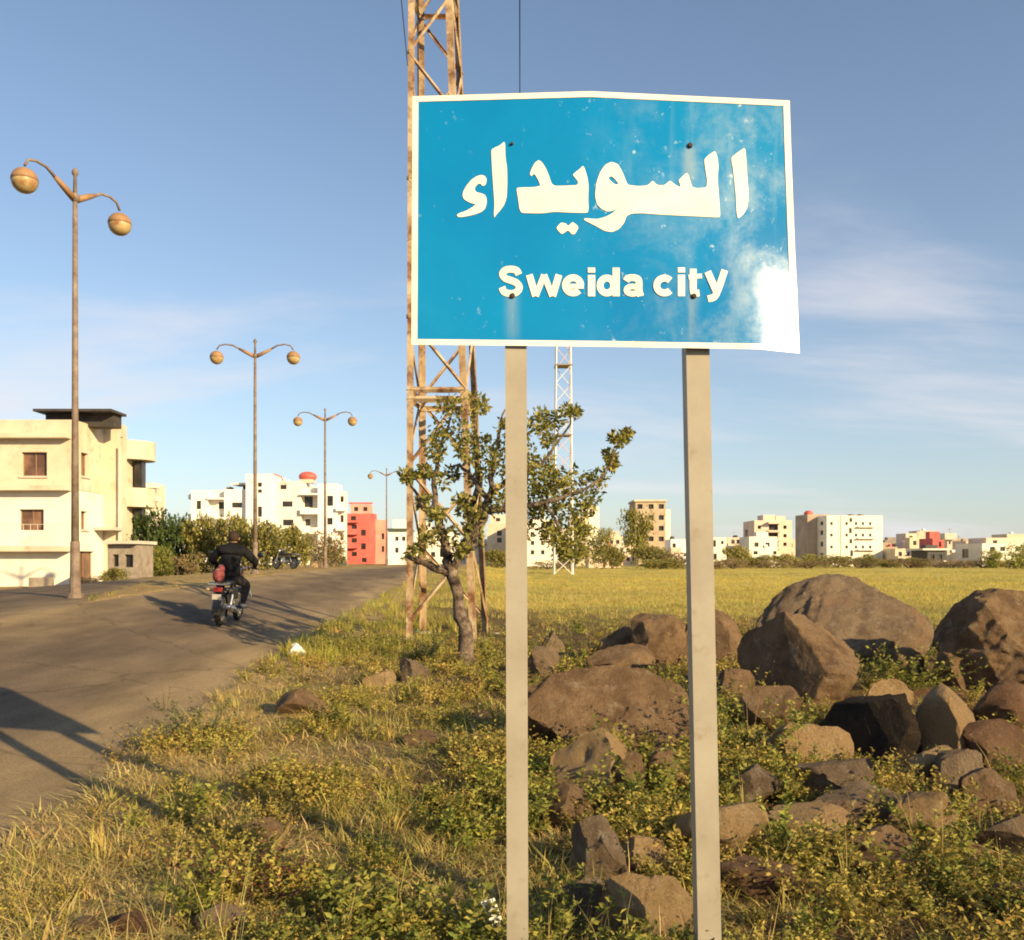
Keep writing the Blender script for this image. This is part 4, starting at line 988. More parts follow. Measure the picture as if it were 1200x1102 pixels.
def build_bike(label, group=None):
    t = empty('motorcycle', (0, 0, 0), 0, label, 'motorcycle', group)
    RY, FY_ = -.62, .66
    for yc, w in ((RY, .058), (FY_, .046)):
        prof = [(.30*1.0 - .0, 0)]
        m_ = MB(); N, K = 28, 8; v = []
        for i in range(N):
            a = 2*math.pi*i/N
            for k in range(K):
                b = 2*math.pi*k/K; rr = .255 + w*.8*math.cos(b)
                v.append((w*math.sin(b), yc + rr*math.cos(a), .30 + rr*math.sin(a)))
        f = [(i*K+k, i*K+(k+1) % K, ((i+1) % N)*K+(k+1) % K, ((i+1) % N)*K+k) for i in range(N) for k in range(K)]
        m_.add(v, f); wh = m_.build('wheel', M_TYRE, t, smooth=True)
        m_ = MB(); m_.lathe([(.215, -.03), (.222, -.02), (.222, .02), (.215, .03), (.205, .03), (.205, -.03)], 24, (0, yc, .30), 'x')
        m_.build('rim', M_CHROME, wh)
        m_ = MB(); m_.lathe([(.03, -.075), (.065, -.05), (.065, .05), (.03, .075)], 14, (0, yc, .30), 'x')
        for k in range(10):
            a = 2*math.pi*k/10; m_.tube([(0, yc+.05*math.cos(a), .3+.05*math.sin(a)), (0, yc+.21*math.cos(a), .3+.21*math.sin(a))], .006, 4)
        m_.build('hub', M_CHROME, wh)
    def fender(yc, r, a0, a1, w, nm):
        m_ = MB(); N = 12; v = []
        for i in range(N+1):
            a = a0 + (a1-a0)*i/N
            for xx, rr in ((-w, r-.03), (-w*.6, r), (w*.6, r), (w, r-.03), (w*.6, r-.012), (-w*.6, r-.012)):
                v.append((xx, yc + rr*math.cos(a), .30 + rr*math.sin(a)))
        f = [(i*6+k, i*6+(k+1) % 6, (i+1)*6+(k+1) % 6, (i+1)*6+k) for i in range(N) for k in range(6)] + [(5,4,3,2,1,0), tuple(N*6+k for k in range(6))]
        m_.add(v, f); return m_.build(nm, M_BLACK, t)
    fender(RY, .36, R(60), R(195), .075, 'rear_fender'); fender(FY_, .35, R(20), R(150), .06, 'front_fender')
    MB().tube([(0, .42, .92), (0, .30, .62), (0, .20, .36), (0, -.25, .32), (0, -.30, .52), (0, .25, .74)], .022, 7).build('frame', M_BLACK, t)
    for sx_ in (-1, 1):
        MB().tube([(sx_*.10, .40, .98), (sx_*.10, .52, .66), (sx_*.095, FY_, .30)], [.022, .024, .028], 8).build('fork', M_CHROME, t)
        MB().tube([(sx_*.11, RY, .30), (sx_*.11, -.18, .36)], .02, 6).build('swing_arm', M_BLACK, t)
        MB().tube([(sx_*.14, RY+.04, .33), (sx_*.15, -.42, .66)], [.032, .024], 10).build('shock_absorber', M_CHROME, t)
        MB().tube([(sx_*.04, -.28, .70), (sx_*.13, -.62, .74), (sx_*.10, -.86, .72)], .014, 6).build('grab_rail', M_CHROME, t)
        mi = MB().tube([(sx_*.30, .37, 1.02), (sx_*.40, .34, 1.17), (sx_*.42, .33, 1.21)], .007, 6).build('mirror_stem', M_BLACK, t)
        MB().ell((sx_*.44, .32, 1.25), (.07, .02, .045), 14, 8).build('mirror', M_BLACK, mi, smooth=True)
        MB().ell((sx_*.19, -.80, .63), (.035, .045, .03), 10, 6).build('indicator', M_GLOBE, t, smooth=True)
        MB().tube([(sx_*.06, .10, .30), (sx_*.22, .10, .29), (sx_*.28, .10, .29)], .014, 6).build('foot_peg', M_BLACK, t)
        MB().box(sx_*.14-.035, sx_*.14+.035, -.50, -.12, .46, .66).build('side_cover', M_BLACK, t, bevel=.02)
        # leg guard hoop
        MB().tube([(sx_*.04, .30, .38), (sx_*.26, .33, .36), (sx_*.30, .34, .50), (sx_*.26, .33, .62), (sx_*.04, .32, .62)], .013, 6).build('crash_bar', M_CHROME, t)
    MB().tube([(-.36, .34, 1.0), (-.22, .40, 1.02), (-.06, .42, .97), (.06, .42, .97), (.22, .40, 1.02), (.36, .34, 1.0)], .014, 8).build('handlebar', M_CHROME, t)
    for sx_ in (-1, 1): MB().tube([(sx_*.27, .375, 1.012), (sx_*.39, .325, .995)], .02, 8).build('grip', M_BLACK, t)
    MB().ell((0, .24, .80), (.15, .26, .12), 16, 10).build('fuel_tank', M_REDPAINT, t, smooth=True)
    m_ = MB(); m_.box(-.125, .125, -.66, .08, .70, .79); m_.build('seat', M_BLACK, t, bevel=.035)
    MB().box(-.12, .12, -.12, .24, .30, .56).build('engine', M_CHROME, t, bevel=.03)
    MB().tube([(.10, .22, .42), (.16, .18, .24), (.17, -.2, .24), (.18, -.45, .29), (.19, -.95, .36)], [.022, .022, .03, .052, .050], 12).build('exhaust', M_CHROME, t, smooth=True)
    MB().ell((0, .52, .92), (.09, .08, .09), 14, 10).build('headlight', M_CHROME, t, smooth=True)
    MB().box(-.075, .075, -.94, -.86, .60, .68).build('tail_light', M_TAIL, t, bevel=.015)
    MB().box(-.075, .075, -.965, -.955, .47, .56).build('number_plate', M_WHITEP, t)
    m_ = MB(); m_.box(-.16, .12, -.95, -.62, .72, .74)
    for xx in (-.15, -.02, .11): m_.tube([(xx, -.62, .75), (xx, -.95, .75)], .009, 5)
    m_.build('luggage_rack', M_CHROME, t)
    return t
bike = build_bike('dark motorcycle ridden away along the road by a person in black')
bxp, byp = ground_at(268, 731)
hd = math.atan2(-(x_left(byp+4) - x_left(byp)), 4) + R(2)
bike.location = (bxp, byp, g(bxp, byp) + .004); bike.rotation_euler = (0, R(3), hd)
bag = MB(); bag.ell((-.04, -.74, .87), (.10, .13, .125), 14, 10); bag.ell((-.01, -.70, .98), (.065, .07, .08), 10, 8)
M_BAG = noise_mat('red_white_bag', [(.12,.02,.022), (.18,.04,.045), (.40,.30,.28)], 9, 0.6, 0.4, 15)
bago = bag.build('luggage_bundle', M_BAG, None, smooth=True)
bago.location = bike.location; bago.rotation_euler = bike.rotation_euler
tag(bago, 'small red and white bundle tied behind the motorcycle rider', 'bundle')

def build_rider():
    v, e, r = [], [], []
    def j(p, rad, par=None):
        k_ = 1.18 if isinstance(rad, tuple) and p[2] < 1.40 and rad[0] > .05 else 1.0
        v.append(p); r.append((rad[0]*k_, rad[1]*k_) if isinstance(rad, tuple) else (rad, rad))
        if par is not None: e.append((par, len(v)-1))
        return len(v)-1
    pel = j((0, -.16, .86), (.155, .13))
    sp1 = j((0, -.13, 1.02), (.15, .12), pel); ch = j((0, -.06, 1.22), (.18, .125), sp1); up = j((0, -.01, 1.34), (.15, .10), ch)
    nk = j((0, .02, 1.415), (.058, .058), up); h1 = j((0, .035, 1.49), (.078, .088), nk); h2 = j((0, .03, 1.56), (.084, .098), h1); h3 = j((0, .02, 1.625), (.055, .065), h2)
    ns = j((0, .135, 1.50), (.018, .018), h1)
    for s_ in (-1, 1):
        sh = j((s_*.205, -.005, 1.315), (.075, .08), up); el = j((s_*.40, .10, 1.12), (.062, .062), sh)
        wr = j((s_*.345, .30, 1.045), (.038, .038), el); pa = j((s_*.335, .345, 1.035), (.034, .026), wr)
        for k, (dx_, ln) in enumerate(((-.034, .030), (-.012, .036), (.011, .034), (.033, .026))):
            f1 = j((s_*.335+dx_, .38, 1.035), .0095, pa); f2 = j((s_*.335+dx_, .395, 1.008), .009, f1); j((s_*.335+dx_, .385-.0, 1.008-ln*.8), .008, f2)
        th = j((s_*.335-s_*.04, .352, 1.02), .011, pa); j((s_*.335-s_*.05, .368, .998), .009, th)
        hp = j((s_*.10, -.12, .83), (.105, .10), pel); kn = j((s_*.235, .24, .70), (.075, .075), hp)
        an = j((s_*.225, .03, .37), (.046, .046), kn); he = j((s_*.225, .03, .325), (.045, .042), an); to = j((s_*.235, .20, .315), (.038, .028), he)
    me = bpy.data.meshes.new('person'); me.from_pydata(v, e, [])
    ob = bpy.data.objects.new('person', me); C.objects.link(ob)
    sk = ob.modifiers.new('skin', 'SKIN'); sk.use_smooth_shade = True
    for i, q in enumerate(me.skin_vertices[0].data): q.radius = r[i]; q.use_root = (i == 0)
    su = ob.modifiers.new('sub', 'SUBSURF'); su.levels = 2; su.render_levels = 2
    bpy.context.view_layer.update()
    me2 = bpy.data.meshes.new_from_object(ob.evaluated_get(bpy.context.evaluated_depsgraph_get()))
    bpy.data.objects.remove(ob)
    for m_ in (M_JACKET, M_TROUSER, M_SKIN, M_SHOE): me2.materials.append(m_)
    for p in me2.polygons:
        c = p.center
        if c.z > 1.46: p.material_index = 2
        elif abs(c.x) > .26 and c.y > .31 and c.z > .9: p.material_index = 2
        elif c.z < .36: p.material_index = 3
        elif c.z < .84 : p.material_index = 1
        else: p.material_index = 0
        p.use_smooth = True
    o = bpy.data.objects.new('person', me2); C.objects.link(o)
    return o
rider = build_rider()
tag(rider, 'person in black jacket and dark trousers riding the motorcycle, seen from behind', 'person')
rider.location = bike.location; rider.rotation_euler = bike.rotation_euler
hr = MB(); N, K = 18, 12; vv = []
for i in range(K+1):
    a = math.pi*.74*i/K
    for k in range(N):
        b = 2*math.pi*k/N; rr = 1 + .05*math.sin(5*b+i)
        z_ = 1.555 + .115*math.cos(a); y_ = .022 + .112*math.sin(a)*math.sin(b)*rr; x_ = .098*math.sin(a)*math.cos(b)*rr
        if math.sin(b) > .35 and a > 1.0: y_ -= .06
        vv.append((x_, y_, z_))
hr.add(vv, [(i*N+k, i*N+(k+1) % N, (i+1)*N+(k+1) % N, (i+1)*N+k) for i in range(K) for k in range(N)])
hr.build('hair', M_HAIR, rider, smooth=True)
for s_ in (-1, 1): MB().ell((s_*.092, .035, 1.53), (.014, .022, .032), 8, 6).build('ear', M_SKIN, rider, smooth=True)

pk = copy_tree(bike); tag(pk, 'small dark motorcycle parked by the bushes on the far left roadside', 'motorcycle')
for ch in [x for x in bpy.data.objects if x.parent == pk]:
    if ch.data and ch.data.materials and ch.data.materials[0] in (M_REDPAINT, M_TAIL):
        ch.data = ch.data.copy(); ch.data.materials[0] = M_BLACK
pxx, pyy = at(334, 46), 46.0
pk.location = (pxx, pyy, g(pxx, pyy) + .02); pk.rotation_euler = (0, R(6), R(55))

# ------------------------------------------------------------------ leaf and grass builders (numpy)
def rot_basis(d, up_jit):
    d = d / np.linalg.norm(d, axis=-1, keepdims=True)
    a = up_jit; u = np.cross(d, a); u /= np.linalg.norm(u, axis=-1, keepdims=True) + 1e-9
    return d, u
def leaves(P, D, L, Wd, r_):
    """folded diamond leaves: P base points, D directions, L lengths, Wd widths -> verts (n*4), tris"""
    n = len(P); d, u = rot_basis(D, r_.normal(size=(n, 3)))
    nrm = np.cross(d, u)
    mid = P + d * (L*.45)[:, None]
    V = np.stack([P, mid + u*(Wd*.5)[:, None] + nrm*(Wd*.12)[:, None], P + d*L[:, None] - nrm*(L*.12)[:, None], mid - u*(Wd*.5)[:, None] + nrm*(Wd*.12)[:, None]], 1)
    i = np.arange(n)[:, None]*4
    F = np.concatenate([i + np.array([[0, 1, 2]]), i + np.array([[0, 2, 3]])], 1).reshape(-1, 3)
    return V.reshape(-1, 3), F
def leaf_cloud(centers, radii, per, lmin, lmax, seed, palette, flat=.75, outward=.8, wr=.55):
    """leaf clumps spread through ellipsoidal lobes, thinner towards each lobe's middle"""
    r_ = np.random.default_rng(seed); Vs, Fs, Cs = [], [], []; k = 0
    palette = np.array(palette)
    for c, rad in zip(centers, radii):
        n = max(6, int(per * (r_.uniform(.7, 1.3))))
        d = r_.normal(size=(n, 3)); d /= np.linalg.norm(d, axis=1, keepdims=True)
        rr = r_.uniform(.25, 1.0, n)**.6 * (1 + .25*np.sin(d[:, 0]*5 + d[:, 1]*4 + seed))
        P = np.array(c) + d * rr[:, None] * np.array([rad, rad, rad*flat])
        D = d*outward + r_.normal(size=(n, 3))*.6 + np.array([0, 0, .15])
        L = r_.uniform(lmin, lmax, n)
        V, F = leaves(P, D, L, L*r_.uniform(wr*.8, wr*1.2, n), r_)
        pc = palette[r_.integers(0, len(palette), n)] * r_.uniform(.75, 1.25, (n, 1))
        Vs.append(V); Fs.append(F + k); Cs.append(np.repeat(pc, 4, 0)); k += len(V)
    return np.concatenate(Vs), np.concatenate(Fs), np.concatenate(Cs)

PAL_OLIVE = [(.21,.20,.05), (.27,.245,.065), (.15,.155,.04), (.34,.28,.09)]
PAL_DARKG = [(.05,.085,.025), (.075,.11,.03), (.04,.065,.02), (.10,.13,.035)]
PAL_TREE = [(.18,.18,.04), (.26,.24,.055), (.12,.13,.03), (.35,.30,.075)]
PAL_YGREEN = [(.22,.23,.05), (.28,.27,.06), (.17,.19,.045)]
PAL_DRYB = [(.24,.17,.09), (.30,.22,.11), (.18,.15,.06)]

# ------------------------------------------------------------------ the tree by the tower
TY = 12.4
def tp(px, py, dy=0.0): return Vector((at(px, TY+dy), TY+dy, zat(py, TY+dy)))
troot = tp(548, 782); troot.z = gtop(troot.x, troot.y) - .05
tree = empty('roadside_tree', troot, 0, 'small sparse leafy tree with bare leaning trunk in front of the lattice tower', 'tree')
def branch(pts, rad, name='limb'):
    # wobble a polyline and loft it
    P = [Vector(p) for p in pts]; out, rr = [], []
    for i in range(len(P)-1):
        for k in range(4):
            f = k/4; q = P[i].lerp(P[i+1], f)
            out.append(q + Vector((random.uniform(-1, 1), random.uniform(-1, 1), random.uniform(-.5, .5)))*.026*(1 if (i or k) else 0)); rr.append((rad[i]*(1-f) + rad[i+1]*f)*random.uniform(.88, 1.12))
    out.append(P[-1]); rr.append(rad[-1])
    return MB().tube([p - troot for p in out], rr, 9).build(name, M_BARK, tree, smooth=True)
branch([tp(550, 790), tp(545, 745), tp(537, 700), tp(529, 668), tp(522, 648)], [.15, .105, .08, .075, .072], 'trunk')
branch([tp(522, 652), tp(520, 625), tp(512, 600, .1), tp(508, 560, .2), tp(518, 520, .2), tp(532, 480, .1)], [.07, .062, .045, .034, .022, .010])
branch([tp(530, 668), tp(552, 635, -.1), tp(570, 600, -.2), tp(576, 560, -.2), tp(585, 510, -.1), tp(592, 480)], [.066, .06, .05, .038, .024, .010])
branch([tp(531, 676), tp(508, 664), tp(490, 657), tp(476, 651)], [.06, .05, .042, .035], 'broken_limb')
branch([tp(516, 610), tp(500, 600), tp(488, 580), tp(478, 560)], [.05, .035, .02, .01])
branch([tp(575, 575, -.2), tp(600, 560), tp(635, 545, .2), tp(668, 500, .3), tp(672, 482, .3)], [.045, .034, .022, .014, .007])
branch([tp(572, 598, -.2), tp(610, 596, -.4), tp(650, 585, -.5), tp(690, 572, -.5), tp(712, 552, -.4), tp(724, 522, -.3)], [.05, .038, .028, .018, .011, .006])
branch([tp(640, 588, -.5), tp(655, 620, -.4), tp(668, 640, -.3)], [.025, .016, .008])
branch([tp(574, 590, -.2), tp(553, 560), tp(540, 545, .2), tp(524, 548, .3)], [.05, .03, .02, .01])
branch([tp(540, 652), tp(552, 612, .3), tp(560, 570, .4), tp(556, 520, .4), tp(560, 470, .3)], [.06, .05, .035, .022, .010])
clus = [(535,482,24),(518,505,20),(560,470,15),(550,507,22),(506,530,15),(503,552,12),(570,527,26),(592,500,20),(562,556,20),(590,560,24),(575,582,22),(548,590,14),(500,628,14),(488,642,10),(525,632,18),(556,622,17),(540,645,10),
        (628,492,16),(650,490,17),(668,483,12),(640,512,13),(640,548,20),(620,535,18),(650,572,27),(628,580,20),(682,575,24),(697,568,16),(620,602,16),(655,612,20),(666,636,13),(678,600,16),(726,518,12),(720,533,11),(715,545,7),(736,508,7),(478,560,9),(497,585,9),(640,595,18),(665,585,20),(690,590,16),(640,565,18),(612,560,16),(660,560,16),(640,625,14),(680,618,12),(668,650,9),(610,620,12),(600,585,18),(545,530,18),(525,560,12),(585,535,16),(610,510,14),(560,600,16),(510,605,12)]
cc, cr_ = [], []
for (cx_, cy_, r_) in clus:
    for q in range(3):
        dy_ = random.uniform(-.55, .55); p = tp(cx_ + random.uniform(-.55, .55)*r_, cy_ + random.uniform(-.5, .5)*r_, dy_) - troot
        cc.append(tuple(p)); cr_.append(r_*TY/FPX*random.uniform(.5, .85))
V, F, K_ = leaf_cloud(cc, cr_, 46, .05, .10, 5, PAL_TREE, flat=.85, wr=.55)
crown = np_mesh('crown', V, F, M_LEAF, K_, parent=tree)

# ------------------------------------------------------------------ bushes
def bush_mesh(seed, pal, lobes=22, per=150, l0=.045, l1=.085, flat=.8):
    r_ = np.random.default_rng(seed); cs, rs = [], []
    for i in range(lobes):
        a = r_.uniform(0, 2*math.pi); q = r_.uniform(0, .36)**.8
        cs.append((q*math.cos(a), q*math.sin(a), r_.uniform(.15, .85)*(1 - .45*q))); rs.append(r_.uniform(.14, .26))
    V, F, K = leaf_cloud(cs, rs, per, l0, l1, seed, pal, flat)
    V[:, 2] = np.maximum(V[:, 2], -.02)
    V /= np.array([np.ptp(V[:, 0]), np.ptp(V[:, 1]), V[:, 2].max()])
    me = np_mesh('tmp', V, F, M_LEAF, K); d = me.data; bpy.data.objects.remove(me); return d
BM = {'olive': [bush_mesh(s_, PAL_OLIVE) for s_ in (1, 2, 3)], 'dark': [bush_mesh(s_, PAL_DARKG) for s_ in (4, 5)],
      'green': [bush_mesh(s_, PAL_YGREEN) for s_ in (6, 7)], 'dry': [bush_mesh(s_, PAL_DRYB, 12, 90) for s_ in (8, 9)], 'tree': [bush_mesh(s_, PAL_TREE, 20, 110) for s_ in (10, 12)]}
stem_me = {}
def bush(kind, px0, px1, ptop, Y, label, name='bush', cat='bush', group=None, depth=None, base=None):
    xc = at((px0+px1)/2, Y); w = (px1-px0)*Y/FPX; z0 = g(xc, Y) - .08 if base is None else base
    h = (zat(ptop, Y) - z0)*(1.2 if Y < 80 else 1.12); w *= 1.3
    t = empty(name, (xc, Y, z0), 0, label, cat, group)
    me = random.choice(BM[kind]); o = link_mesh('crown' if cat == 'tree' else 'foliage', me, None, t)
    o.scale = (w, depth or w*.9, h if cat != 'tree' else h*.85); o.rotation_euler = (0, 0, random.choice((0, .35, -.3, math.pi)))
    if cat == 'tree': o.location = (0, 0, h*.15)
    m_ = MB()
    for k in range(4):
        a = k*1.6 + random.random(); m_.tube([(0, 0, -.1), (w*.08*math.cos(a), w*.08*math.sin(a), h*.3), (w*.2*math.cos(a), w*.2*math.sin(a), h*.6)], [max(.02, w*.018), max(.015, w*.012), max(.006, w*.004)], 6)
    m_.build('trunk' if cat == 'tree' else 'stem', M_BARK, t)
    return t
HG = 'bushes along the left roadside'
bush('dark', 148, 208, 607, 52, 'rounded dark green bush right of the nearest house', group=HG)
bush('dark', 190, 236, 613, 56, 'dark green bush between the rounded bush and the olive hedge', group=HG)
bush('green', 172, 205, 645, 46, 'low yellow green bush in front of the dark rounded bush', group=HG)
bush('olive', 214, 262, 612, 54, 'olive hedge bush directly behind the rider, left part', group=HG)
bush('olive', 250, 300, 611, 52, 'olive hedge bush behind the rider, left of the second lamp pole', group=HG)
bush('olive', 288, 334, 617, 50, 'olive hedge bush behind the second lamp pole', group=HG)
bush('olive', 320, 366, 622, 52, 'olive bush behind the parked motorcycle', group=HG)
bush('dry', 352, 398, 625, 55, 'brownish bush at the right end of the roadside hedge', group=HG)
bush('olive', 372, 404, 640, 66, 'small olive bush below the red building', group=HG)
bush('dry', 205, 236, 652, 44, 'low dry shrub at the foot of the hedge left of the rider', group=HG)
bush('dry', 88, 122, 676, 33, 'low dry weeds beside the foot of the nearest street lamp', group=HG)
bush('olive', 118, 150, 668, 40, 'low olive weeds in front of the stone shed', group=HG)
FG = 'shrubs along the far field edge'
far_b = [('tree', 727, 762, 597, 215, 'dark leafy tree touching the left side of the unfinished block', 'tree'), ('tree', 694, 722, 622, 150, 'small tree with light gaps left of the unfinished block', 'tree'),
         ('tree', 642, 700, 618, 95, 'small pale trunked tree at the field edge under the main crown', 'tree'),
         ('olive', 700, 735, 642, 140, 'olive shrub left of the unfinished block', 'bush'), ('olive', 738, 785, 641, 150, 'olive shrub at the foot of the unfinished block', 'bush'),
         ('dry', 772, 812, 648, 145, 'dry brown shrub left of the right post', 'bush'), ('olive', 846, 880, 640, 160, 'olive shrub beside the narrow cream house', 'bush'),
         ('dry', 842, 872, 654, 150, 'low brown shrub right of the right post', 'bush'), ('olive', 872, 905, 652, 155, 'low olive shrub under the cream two storey house', 'bush'),
         ('olive', 900, 938, 650, 160, 'olive shrub left of the shaded side of the big block', 'bush'), ('olive', 932, 968, 650, 165, 'olive shrub under the shaded side of the big block', 'bush'),
         ('olive', 962, 1000, 651, 160, 'olive shrub under the seam of the big pale block', 'bush'), ('green', 1000, 1030, 650, 170, 'green shrub under the right half of the big pale block', 'bush'),
         ('olive', 1026, 1058, 656, 160, 'low olive shrub right of the big pale block', 'bush'), ('olive', 1052, 1084, 654, 165, 'low olive shrub before the jumble of small houses', 'bush'),
         ('dry', 1080, 1120, 657, 165, 'low brown shrub before the dark metal shed', 'bush'), ('dry', 1114, 1150, 656, 165, 'low brown shrub before the grey block house', 'bush'),
         ('green', 1150, 1172, 645, 160, 'small green bush before the long cream house', 'bush'), ('green', 1174, 1222, 638, 140, 'big green bush at the right edge of the field', 'bush'),
         ('olive', 470, 505, 652, 120, 'olive shrub behind the left legs of the tower', 'bush'), ('olive', 560, 600, 645, 130, 'olive shrub behind the right legs of the tower', 'bush')]
_names = ['left sign post', 'unfinished block', 'right post', 'narrow cream house', 'cream two storey house', 'shaded side of the big block', 'big pale block', 'jumble of small houses', 'metal shed', 'grey block house', 'long cream house']
for i_, (a_, nm_) in enumerate(zip((618, 752, 812, 836, 884, 922, 984, 1040, 1096, 1128, 1160), _names)):
    far_b.append((random.choice(('dry', 'olive', 'dry')), a_, a_ + random.randint(34, 52), random.choice((655, 656, 657)), 135 + 3*i_, 'low scrub at the field edge below the ' + nm_, 'bush'))
for kind, a, b, tpx, Y, lab, cat_ in far_b:
    bush(kind, a, b, tpx, Y, lab, 'field_tree' if cat_ == 'tree' else 'shrub', cat_, FG if cat_ == 'bush' else None, depth=3.0 if cat_ == 'bush' else None)

# ------------------------------------------------------------------ boulders
def rock_mesh(seed, sub=4, planes=9, rough=.05, cut=.62):
    r_ = random.Random(seed); bm = bmesh.new(); bmesh.ops.create_icosphere(bm, subdivisions=sub, radius=1.0)
    V = np.array([v.co for v in bm.verts]); q = np.random.default_rng(seed)
    for _ in range(planes + 5):
        n = q.normal(size=3); n /= np.linalg.norm(n); d = q.uniform(cut-.14, .86)
        h = V @ n - d; V -= np.outer(np.clip(h, 0, None), n) * 1.0
    off = q.uniform(0, 100, 6)
    V0 = V.copy()
    def n3(P, s, o): return (fbm(P[:, 0]*s + o, P[:, 1]*s + P[:, 2]*s*.7 + o, 3) + fbm(P[:, 2]*s + o + 31, P[:, 0]*s*.8 - P[:, 1]*s*.5 + o, 3)) - 1
    nr = V / np.linalg.norm(V, axis=1, keepdims=True)
    V = V + nr * (n3(V, 1.6, off[0])*rough*1.5 + n3(V, 5, off[1])*rough*1.3 + n3(V, 14, off[2])*rough*.8 - np.clip(.09 - np.abs(n3(V0, 2.3, off[3])), 0, 1)*rough*4)[:, None]
    V -= V.min(0); V /= V.max(0); V[:, :2] -= .5
    for v, c in zip(bm.verts, V): v.co = c
    me = bpy.data.meshes.new('boulder'); bm.to_mesh(me); bm.free()
    me.polygons.foreach_set('use_smooth', [True]*len(me.polygons)); me.set_sharp_from_angle(angle=R(26)); return me

def rock_mat(name, cols, lichen, soil):
    m, t, n, l, b = nt(name)
    tcd = n.new('ShaderNodeTexCoord'); gm = n.new('ShaderNodeNewGeometry'); 
    def nz(sc, d=8, rg=.65):
        z = n.new('ShaderNodeTexNoise'); z.inputs['Scale'].default_value = sc; z.inputs['Detail'].default_value = d; z.inputs['Roughness'].default_value = rg
        l.new(gm.outputs['Position'], z.inputs['Vector']); return z.outputs['Fac']
    rp = ramp(n, [(.32, cols[0]), (.5, cols[1]), (.68, cols[2])]); l.new(nz(4.2), rp.inputs[0])
    def patch(src, col, sc, lo, hi, amt):
        mr = n.new('ShaderNodeMapRange'); mr.inputs['From Min'].default_value = lo; mr.inputs['From Max'].default_value = hi; mr.inputs['To Max'].default_value = amt
        l.new(nz(sc), mr.inputs['Value']); mx = n.new('ShaderNodeMixRGB'); l.new(mr.outputs[0], mx.inputs[0]); l.new(src, mx.inputs[1]); mx.inputs[2].default_value = (*col, 1); return mx.outputs[0]
    c = patch(rp.outputs[0], lichen, 9, .56, .68, .7); c = patch(c, lichen, 55, .60, .66, .5); c = patch(c, tuple(q*.35 for q in cols[0]), 60, .40, .33, .4); c = patch(c, soil, 2.1, .50, .66, .8); c = patch(c, tuple(q*.45 for q in cols[0]), 26, .60, .70, .7)
    l.new(c, b.inputs['Base Color']); b.inputs['Roughness'].default_value = .92; b.inputs['Specular IOR Level'].default_value = .2
    z = n.new('ShaderNodeMath'); z.operation = 'ADD'; l.new(nz(16, 12, .75), z.inputs[0]); l.new(nz(60, 8, .75), z.inputs[1])
    bp = n.new('ShaderNodeBump'); bp.inputs['Strength'].default_value = 1.0; bp.inputs['Distance'].default_value = .06; l.new(z.outputs[0], bp.inputs['Height']); l.new(bp.outputs[0], b.inputs['Normal'])
    return m
RM = {'dark': rock_mat('shade_black_basalt', [(.022,.017,.014), (.038,.029,.023), (.06,.045,.034)], (.09,.075,.06), (.07,.045,.028)),  # near-black colour carries the shade of the hollow
      'brown': rock_mat('brown_basalt', [(.135,.082,.046), (.23,.145,.080), (.32,.21,.12)], (.38,.31,.22), (.31,.205,.115)),
      'grey': rock_mat('grey_basalt', [(.145,.102,.068), (.235,.17,.112), (.32,.245,.165)], (.38,.32,.24), (.25,.155,.09)),
      'tan': rock_mat('dusty_tan_stone', [(.30,.195,.095), (.42,.285,.145), (.52,.375,.205)], (.54,.44,.29), (.38,.23,.11)),
      'red': rock_mat('red_clod', [(.13,.072,.042), (.19,.105,.06), (.25,.15,.088)], (.30,.23,.15), (.23,.14,.08))}
BG = 'boulders heaped behind the sign'
ROCKS = []
def rock(kind, px0, py0, px1, py1, label, seed, sub=4, planes=9, rot=(0, 0, 0), dfac=.8, sink=.30, name='boulder', cat='boulder', group=None, cut=.62, rough=.06, dY=0.0, shear=()):
    if group == BG: m_x, m_y = (px1-px0)*.05, (py1-py0)*.05; px0 -= m_x; px1 += m_x; py0 -= m_y; py1 += m_y
    xc, Y0 = ground_at((px0+px1)/2, py1); Y0 += dY
    w = (px1-px0)*Y0/FPX; d = w*dfac; Yc = Y0 + d*.42; w = (px1-px0)*Yc/FPX; xc = at((px0+px1)/2, Yc)
    zg = gtop(xc, Yc); zt = zat(py0, Yc); h = max(.05, zt - zg); 
    o = link_mesh(name, rock_mesh(seed, sub, planes, rough, cut), RM[kind])
    # turn the unit rock about its centre, then fit it to its real width, depth and height
    me = o.data; Mx = Matrix.Rotation(rot[2], 3, 'Z') @ Matrix.Rotation(rot[1], 3, 'Y') @ Matrix.Rotation(rot[0], 3, 'X')
    co = np.empty(len(me.vertices)*3, np.float32); me.vertices.foreach_get('co', co); co = co.reshape(-1, 3); co[:, 2] -= .5
    co = co @ np.array(Mx).T; co -= co.min(0); co /= co.max(0); co[:, :2] -= .5
    for nv, dd in shear:      # broken-off faces
        nv = np.array(nv)/np.linalg.norm(nv); hh = (co - [0, 0, .5]) @ nv - dd; co -= np.outer(np.clip(hh, 0, None), nv).astype(np.float32)*.94
    co *= np.array([w, d, h*(1+sink)], np.float32); me.vertices.foreach_set('co', co.ravel().astype(np.float32)); me.update()
    o.location = (xc, Yc, zg - h*sink); ROCKS.append((xc, Yc, w*.5, d*.5))
    return tag(o, label, cat, group)
rock('grey', 892, 678, 1080, 780, 'largest grey brown boulder at the top of the heap on the right', 21, 6, 4, (0, .35, 2.2), .75, group=BG, rough=.05, cut=.78)
rock('brown', 846, 722, 1002, 822, 'split brown boulder with dark left face in front of the largest one', 36, 6, 12, (.1, -.35, .5), .7, group=BG, cut=.58, rough=.05, shear=[((-.85, -.5, .15), .10)])
